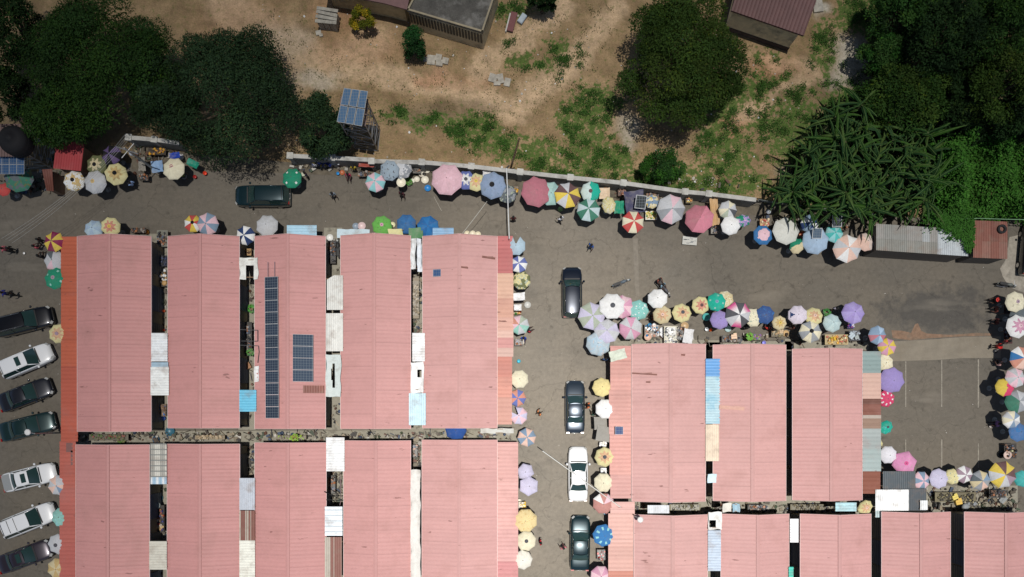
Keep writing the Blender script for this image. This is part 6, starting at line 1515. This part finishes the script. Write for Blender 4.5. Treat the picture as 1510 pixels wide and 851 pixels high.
def tree(x, y, rx, ry, h, cols, label, name='mango_tree', nl=46, per=260, ls=(.20,.34), group='trees around the compound', low=.35, lobe=(.2,.34), hc=None, ang=0.0, shape=None):
    """crown centre seen at x,y with pixel radii rx,ry; h = top height"""
    hc = hc or h*.62; c = P(x, y, hc); RX, RY = px2m(rx, hc), px2m(ry, hc); RZ = (h-hc)
    root = empty(name, (c.x, c.y, 0), 0, label, 'tree' if 'bush' not in name and 'shrub' not in name else 'bush', group)
    tr = MB(); tr.tube((0,0,-.05), (.1,.05,hc*.55), .045*h+.05, .03*h+.03, n=10)
    ends = []; lobes = []
    for k in range(nl):
        for _ in range(20):
            t = random.random()*6.2832; r = random.random()**.5
            w = 1+.10*math.sin(t*3+h)+.10*math.sin(t*5+x)+.08*math.sin(t*8+y)
            if r < 1: break
        lx, ly = RX*r*w*math.cos(t)*.86, RY*r*w*math.sin(t)*.86
        zz = RZ*math.sqrt(max(0, 1-r*r))*random.uniform(.55,1.05) - low*RZ*(r**2)*random.uniform(.2,1.2)
        lr = (RX+RY)/2*random.uniform(*lobe); lobes.append((Vector((lx,ly,hc+zz-lr*.5)), lr))
    for k in range(nl//3):      # lower skirt lobes
        t = random.random()*6.2832; lr = (RX+RY)/2*random.uniform(*lobe)*.9; w = 1+.16*math.sin(t*3+h)+.10*math.sin(t*5+x)
        lobes.append((Vector((RX*.70*w*math.cos(t), RY*.70*w*math.sin(t), hc-RZ*random.uniform(.1,.5))), lr))
    for q, (lc, lr) in enumerate(lobes):
        if q % 4 == 0: tr.tube((.1,.05,hc*.5), lc-Vector((0,0,lr*.3)), .02*h, .02, n=5)
    tr.build('trunk', BARK, root)
    b = MB()
    for (lc, lr) in lobes:
        tint = random.uniform(.7,1.25); base = random.choice(cols)
        for k in range(per):
            d = rdir(); 
            if d.z < -.35: d.z = -d.z
            n_ = mnoise.noise(d*2.2+lc); rad = lr*(1+.22*n_)*random.uniform(.80,1.0); p = lc+Vector((d.x*rad, d.y*rad, d.z*rad*.85))
            ld = (d*.35+rdir()*.9); ld.z -= .1; ld.normalize(); up = (d*1.1+Vector((0,0,.15))+rdir()*.38).normalized()
            kk = tint*random.uniform(.8,1.22); col = tuple(v*kk for v in base)
            if random.random() < .05: col = (col[0]*1.9, col[1]*1.5, col[2]*.9)
            ln = random.uniform(*ls); leaf(b, p, ld, up, ln, ln*.42, col)
    b.build('crown', LEAF, root); return root
G1 = [(.024,.060,.012),(.028,.070,.013),(.020,.050,.012)]; G2 = [(.024,.050,.021),(.020,.043,.018),(.028,.058,.024)]; G3 = [(.036,.070,.012),(.030,.062,.012),(.046,.078,.014)]
G4 = [(.015,.038,.011),(.019,.045,.012),(.012,.030,.010)]; G5 = [(.04,.13,.016),(.05,.15,.018),(.035,.11,.015)]
tree(150,90,116,88,9.5,G1,'broad dark mango tree at upper left with green sunlit patches',nl=56,per=760,lobe=(.20,.36),ls=(.15,.27))
tree(236,140,50,60,8.2,G4+G2,'dark crown filling the gap between the two big mango trees',nl=26,per=460,ls=(.15,.27))
tree(336,138,100,102,9.0,G2,'big grey green mango tree overhanging the street beside the teal suv',nl=52,per=720,lobe=(.19,.34),ls=(.15,.27))
tree(476,184,44,44,6.0,G2,'small dark tree touching the steel solar tower',nl=34,per=240)
tree(90,175,62,38,7.0,G1,'mango tree lobe shading the red roofed kiosk',nl=30,per=260)
tree(12,45,50,62,9.0,G4,'very dark tree in the top left corner',nl=34,per=220)
tree(5,140,34,48,7.5,G4,'very dark tree at the left edge above the water tank',nl=26,per=220)
tree(1008,88,92,98,9.0,G3,'large round olive green mango tree in the middle of the compound',nl=64,per=680,lobe=(.16,.30),ls=(.16,.28))
tree(977,243,31,26,3.6,G5[2:]+[(.03,.085,.02)],'round bright green bush beside the boundary wall',name='round_bush',nl=26,per=200,ls=(.14,.24),hc=2.0,group='bushes in the compound')
tree(608,63,18,22,3.6,[(.022,.085,.022),(.02,.07,.02)],'small round dark green bush beside the pale slabs',name='round_bush',nl=18,per=160,ls=(.14,.24),hc=2.0,group='bushes in the compound')
tree(533,29,19,15,3.2,[(.34,.27,.02),(.26,.23,.02),(.15,.18,.02)],'yellow flowering bush beside the block stack',name='flowering_bush',nl=18,per=150,ls=(.12,.22),hc=1.9,group='bushes in the compound')
tree(801,0,22,12,3.5,G4,'dark bush cut by the top edge at centre',name='round_bush',nl=14,per=150,hc=2,group='bushes in the compound')
tree(1335,148,66,52,6.5,[(.026,.066,.012),(.032,.075,.014),(.045,.085,.015)],'rounded green tree between the banana plants and the dark wood',nl=44,per=280)
for (x,y,rx,ry,h,cs,lab) in [(1330,22,50,40,7,[(.03,.085,.018),(.04,.10,.02),(.022,.055,.016)],'dark tree in the wood nearest the brown roofed house'),(1395,60,58,52,9.5,G4,'dark tree at the top edge of the wood, second from the house'),(1462,40,60,60,10,G1,'tall tree of the wood in the top right corner'),
    (1476,130,52,52,9,G3,'olive tree of the wood at the right edge below the corner tree'),(1420,138,40,42,6,G4,'black green tree in the hollow of the wood'),(1500,178,40,30,7,G4,'dark tree of the wood at the right edge above the creepers'),
    (1302,84,30,34,5,[(.03,.10,.018),(.035,.085,.02)],'low green tree on the left rim of the wood'),(1428,178,38,26,4.5,G4,'low dark tree just above the bright creepers')]:
    tree(x,y,rx,ry,h,cs,lab,nl=36,per=240)
# weeds in the compound as shrubs (stuff)
def foliage_mass(name, label, pts, cols, hrange, ls, n):
    b = MB()
    for k in range(n):
        x, y, w = random.choice(pts); px_, py_ = x+random.gauss(0,w*.5), y+random.gauss(0,w*.42); 
        p = P(px_, py_, 0); z = random.uniform(*hrange)*max(.2, 1+mnoise.noise(Vector((p.x*.5,p.y*.5,1)))*1.2); p.z = z
        d = rdir(); d.z = abs(d.z)*.4; d.normalize(); up = (Vector((0,0,1))+rdir()*.6).normalized(); c = random.choice(cols); kk = random.uniform(.6,1.35)*(1+.35*mnoise.noise(Vector((p.x*.7,p.y*.7,7))))
        ln = random.uniform(*ls); leaf(b, p, d, up, ln, ln*.5, tuple(v*kk for v in c))
    o = b.build(name, LEAF); o['kind'] = 'stuff'; o['label'] = label; return o
pts = []
for (cx, cy, rx, ry) in GR:
    for k in range(int(rx*ry/26)):
        t = random.random()*6.28; r = random.random()**.6; x, y = cx+rx*r*math.cos(t), cy+ry*r*math.sin(t)
        if mnoise.noise(Vector((x*.06,y*.06,4))) > .10 and y < 232+(x-430)*.085 - 4 and not (600 < x < 735 and y < 76): pts.append((x, y, 7))
foliage_mass('compound_weeds', 'low green weeds growing in patches on the dirt', pts, [(.045,.12,.018),(.06,.14,.025),(.08,.13,.035),(.035,.10,.016)], (.03,.25), (.07,.17), 30000)
pts = [(random.uniform(395,1170), random.uniform(8,250), 9) for _ in range(260)]; pts = [p for p in pts if p[1] < 225+(p[0]-430)*.085]
foliage_mass('dry_grass', 'sparse dry grass tufts on the dirt', pts, [(.13,.12,.04),(.10,.11,.035),(.18,.15,.07)], (.02,.08), (.06,.14), 5000)
cp = []
for k in range(1300):
    x, y = random.uniform(1365,1530), random.uniform(192,348)
    if y < 345-max(0,(1425-x))*.25 and y > 212-(x-1400)*.1+26*mnoise.noise(Vector((x*.03,0,2))) and mnoise.noise(Vector((x*.04,y*.04,8))) > -.32: 
        if x > 1425 and y > 326: continue
        cp.append((x, y, 11))
for k in range(140):
    t = random.random(); cp.append((1385+t*45+random.gauss(0,4), 325+t*22+random.gauss(0,6), 3))
for k in range(90): cp.append((1430+random.gauss(0,4), random.uniform(325,372), 2.5))
b = MB()
o = foliage_mass('bright_creepers', 'bright green creepers covering the bank behind the tin sheds', [p for p in cp if p[1] < 326], [(.045,.15,.018),(.055,.17,.022),(.035,.12,.016),(.07,.18,.03)], (.1,2.6), (.16,.34), 42000)
b = MB()
for k in range(4200):
    x, y, w = random.choice([p for p in cp if p[1] > 318] or cp); px_, py_ = x+random.gauss(0,w*.6), y+random.gauss(0,w*.6); p = P(px_, py_, 3.36+random.uniform(-.1,.2))
    if px_ > 1436: continue
    d = rdir(); d.z *= .2; d.normalize(); kk = random.uniform(.6,1.3); leaf(b, p, d, (Vector((0,0,1))+rdir()*.5).normalized(), random.uniform(.14,.28), .12, (.045*kk,.14*kk,.02*kk))
o = b.build('creeper_on_roof', LEAF); o['kind'] = 'stuff'; o['label'] = 'green creeper spilling over the tin shed roof'
foliage_mass('undergrowth', 'dark undergrowth beneath the wood', [(random.uniform(1285,1530), random.uniform(-20,215), 14) for _ in range(200)], G4+G1, (.1,1.2), (.2,.4), 16000)
# banana plants
def banana_leaves(seed, L0=2.6):
    random.seed(seed); b = MB(); nlv = random.randint(7,11)
    for k in range(nlv):
        t = 6.2832*k/nlv+random.uniform(-.9,.9); ln = L0*random.uniform(.5,1.15); el_ = random.uniform(.5,1.3); wd = random.uniform(.20,.36)
        d = Vector((math.cos(t), math.sin(t), 0)); s = Vector((-math.sin(t), math.cos(t), 0)); n = 9; prev = None; base = random.choice([(.022,.070,.013),(.018,.055,.015),(.040,.105,.016),(.022,.062,.020),(.014,.042,.012),(.07,.12,.03)])
        z = 0; pos = Vector((0,0,0)); an = el_
        for i in range(n+1):
            u = i/n; w = wd*max(.04, math.sin(math.pi*min(1,(u*.93+.07))**.8))*.5 if u > .08 else .03
            q = pos.copy(); a, c_, e = q+s*w+Vector((0,0,-w*.75)), q, q-s*w+Vector((0,0,-w*.75))
            if random.random() < .25: a = a-s*w*random.uniform(0,.5)
            if random.random() < .25: e = e+s*w*random.uniform(0,.5)
            if prev:
                kk = random.uniform(.85,1.15); cc = tuple(v*kk for v in base)
                b.add([prev[0],prev[1],c_,a], [(0,1,2,3)], cc); b.add([prev[1],prev[2],e,c_], [(0,1,2,3)], cc)
                b.add([prev[1]+s*.018+Vector((0,0,.012)),prev[1]-s*.018+Vector((0,0,.012)),c_-s*.012+Vector((0,0,.012)),c_+s*.012+Vector((0,0,.012))],[(0,1,2,3)],(.10,.17,.05))
            prev = (a, c_, e); pos = pos+(d*math.cos(an)+Vector((0,0,math.sin(an))))*ln/n; an -= (el_+.75)/n*random.uniform(.8,1.2)
    return b.mesh('leaves', LEAF)
bm_ = [banana_leaves(100+i, 2.3+.25*(i % 4)) for i in range(9)]; random.seed(21)
tk = MB(); tk.tube((0,0,0),(0,0,2.4),.16,.09,n=8,col=(.10,.11,.05)); tkm = tk.mesh('trunk', PAINT, True)
spots = []
tries = 0
def inban(x, y):
    return ((x-1260)/136)**2+((y-238)/92)**2 < 1 and y > 150 and y < 318 and not (y < 190 and x > 1290) and (y > 330-(x-1115)*1.4 )
while len(spots) < 88 and tries < 5000:
    tries += 1; x, y = random.uniform(1135,1375), random.uniform(140,312)
    if inban(x, y) and all(math.hypot(x-a, y-b_) > 14.5 for a, b_ in spots): spots.append((x, y))
near = [((1160,178),'north western rim'),]
ROWW = ['topmost row','second row','third row','middle row','fifth row','sixth row','front row']; 
spots.sort(key=lambda p: (int((p[1]-140)/26), p[0])); cnt = {}
for i, (x, y) in enumerate(spots):
    r = int((y-140)/26); cnt[r] = cnt.get(r, 0)+1
ords = ['first','second','third','fourth','fifth','sixth','seventh','eighth','ninth','tenth','eleventh','twelfth','thirteenth','fourteenth','fifteenth','sixteenth','seventeenth','eighteenth','nineteenth','twentieth','twenty first','twenty second','twenty third','twenty fourth','twenty fifth']
seen = {}
for i, (x, y) in enumerate(spots):
    r = int((y-140)/26); seen[r] = seen.get(r, 0)+1; hh = random.uniform(1.8,4.2)
    c = P(x, y, hh+.6); root = empty('banana_plant', (c.x, c.y, 0), random.random()*6.28, 'banana plant with arching leaves, %s from left in the %s of the grove' % (ords[seen[r]-1], ROWW[min(r,6)]), 'banana plant', 'banana plants in the grove')
    o = bpy.data.objects.new('leaves', bm_[i % 9]); link(o, root); o.location = (0,0,hh); sc = random.uniform(.7,1.25); o.scale = (sc,sc,sc); o.rotation_euler = (random.uniform(-.5,.5),random.uniform(-.5,.5),0)
    o = bpy.data.objects.new('trunk', tkm); link(o, root); o.scale = (1,1,(hh+.1)/2.4)
foliage_mass('grove_undergrowth', 'dark low growth between the banana plants', [(x+random.uniform(-15,15), y+random.uniform(-10,10), 12) for x, y in spots for _ in range(3) if y < 300], G4, (.1,1.4), (.2,.4), 9000)
# ------------------------------------------------------------------ unseen absorbing volume, added and shaped to dim the sun over the upper left
def cloud():
    base, dens = 118.0, .05
    nx, ny = 60, 50; X0, X1, Y0, Y1 = -170., 170., -120., 160.
    top = []; bot = []
    for j in range(ny+1):
        for i in range(nx+1):
            wx, wy = X0+(X1-X0)*i/nx, Y0+(Y1-Y0)*j/ny
            gx, gy = wx-SUNV.x/SUNV.z*base, wy-SUNV.y/SUNV.z*base     # the ground point this column shades
            px_, py_ = NX+gx*F/H, NY-gy*F/H
            od = ((px_-800)/(CLX if px_ < 800 else CRX))**2+((760-py_)/(CTY if py_ < 760 else 2200))**2
            od = 1.9*(1-math.exp(-od/1.9))
            od *= 1+.10*mnoise.noise(Vector((wx*.03, wy*.03, 2)))
            edge = min(i, nx-i, j, ny-j); 
            if edge == 0: od = 0
            top.append((wx, wy, base+od/dens+.02)); bot.append((wx, wy, base))
    n = len(top); b = MB(); w = nx+1; fs = []
    for j in range(ny):
        for i in range(nx):
            q = (j*w+i, j*w+i+1, (j+1)*w+i+1, (j+1)*w+i); fs.append(q); fs.append(tuple(n+k for k in q[::-1]))
    for i in range(nx): fs.append((i+1, i, n+i, n+i+1)); fs.append((ny*w+i, ny*w+i+1, n+ny*w+i+1, n+ny*w+i))
    for j in range(ny): fs.append((j*w, (j+1)*w, n+(j+1)*w, n+j*w)); fs.append(((j+1)*w+nx, j*w+nx, n+j*w+nx, n+(j+1)*w+nx))
    b.add(top+bot, fs)
    m = bpy.data.materials.new('shade_absorber'); m.use_nodes = True; N = m.node_tree.nodes; N.remove(N['Principled BSDF'])
    va = N.new('ShaderNodeVolumeAbsorption'); va.inputs[0].default_value = (0,0,0,1); va.inputs[1].default_value = dens
    m.node_tree.links.new(va.outputs[0], N['Material Output'].inputs['Volume'])
    o = b.build('cloud', m); o['kind'] = 'stuff'; o['label'] = 'unseen absorbing volume added above the camera to dim the sun'
CLX, CRX, CTY = 720., 1150., 690.
cloud()

dup = [l for l, n in LABELS.items() if n > 1]
if dup: print('DUPLICATE LABELS', dup)
print('LONG', [l for l in LABELS if len(l.split()) > 16])
print('objects', len(bpy.data.objects), 'toplevel', sum(1 for o in bpy.data.objects if not o.parent))
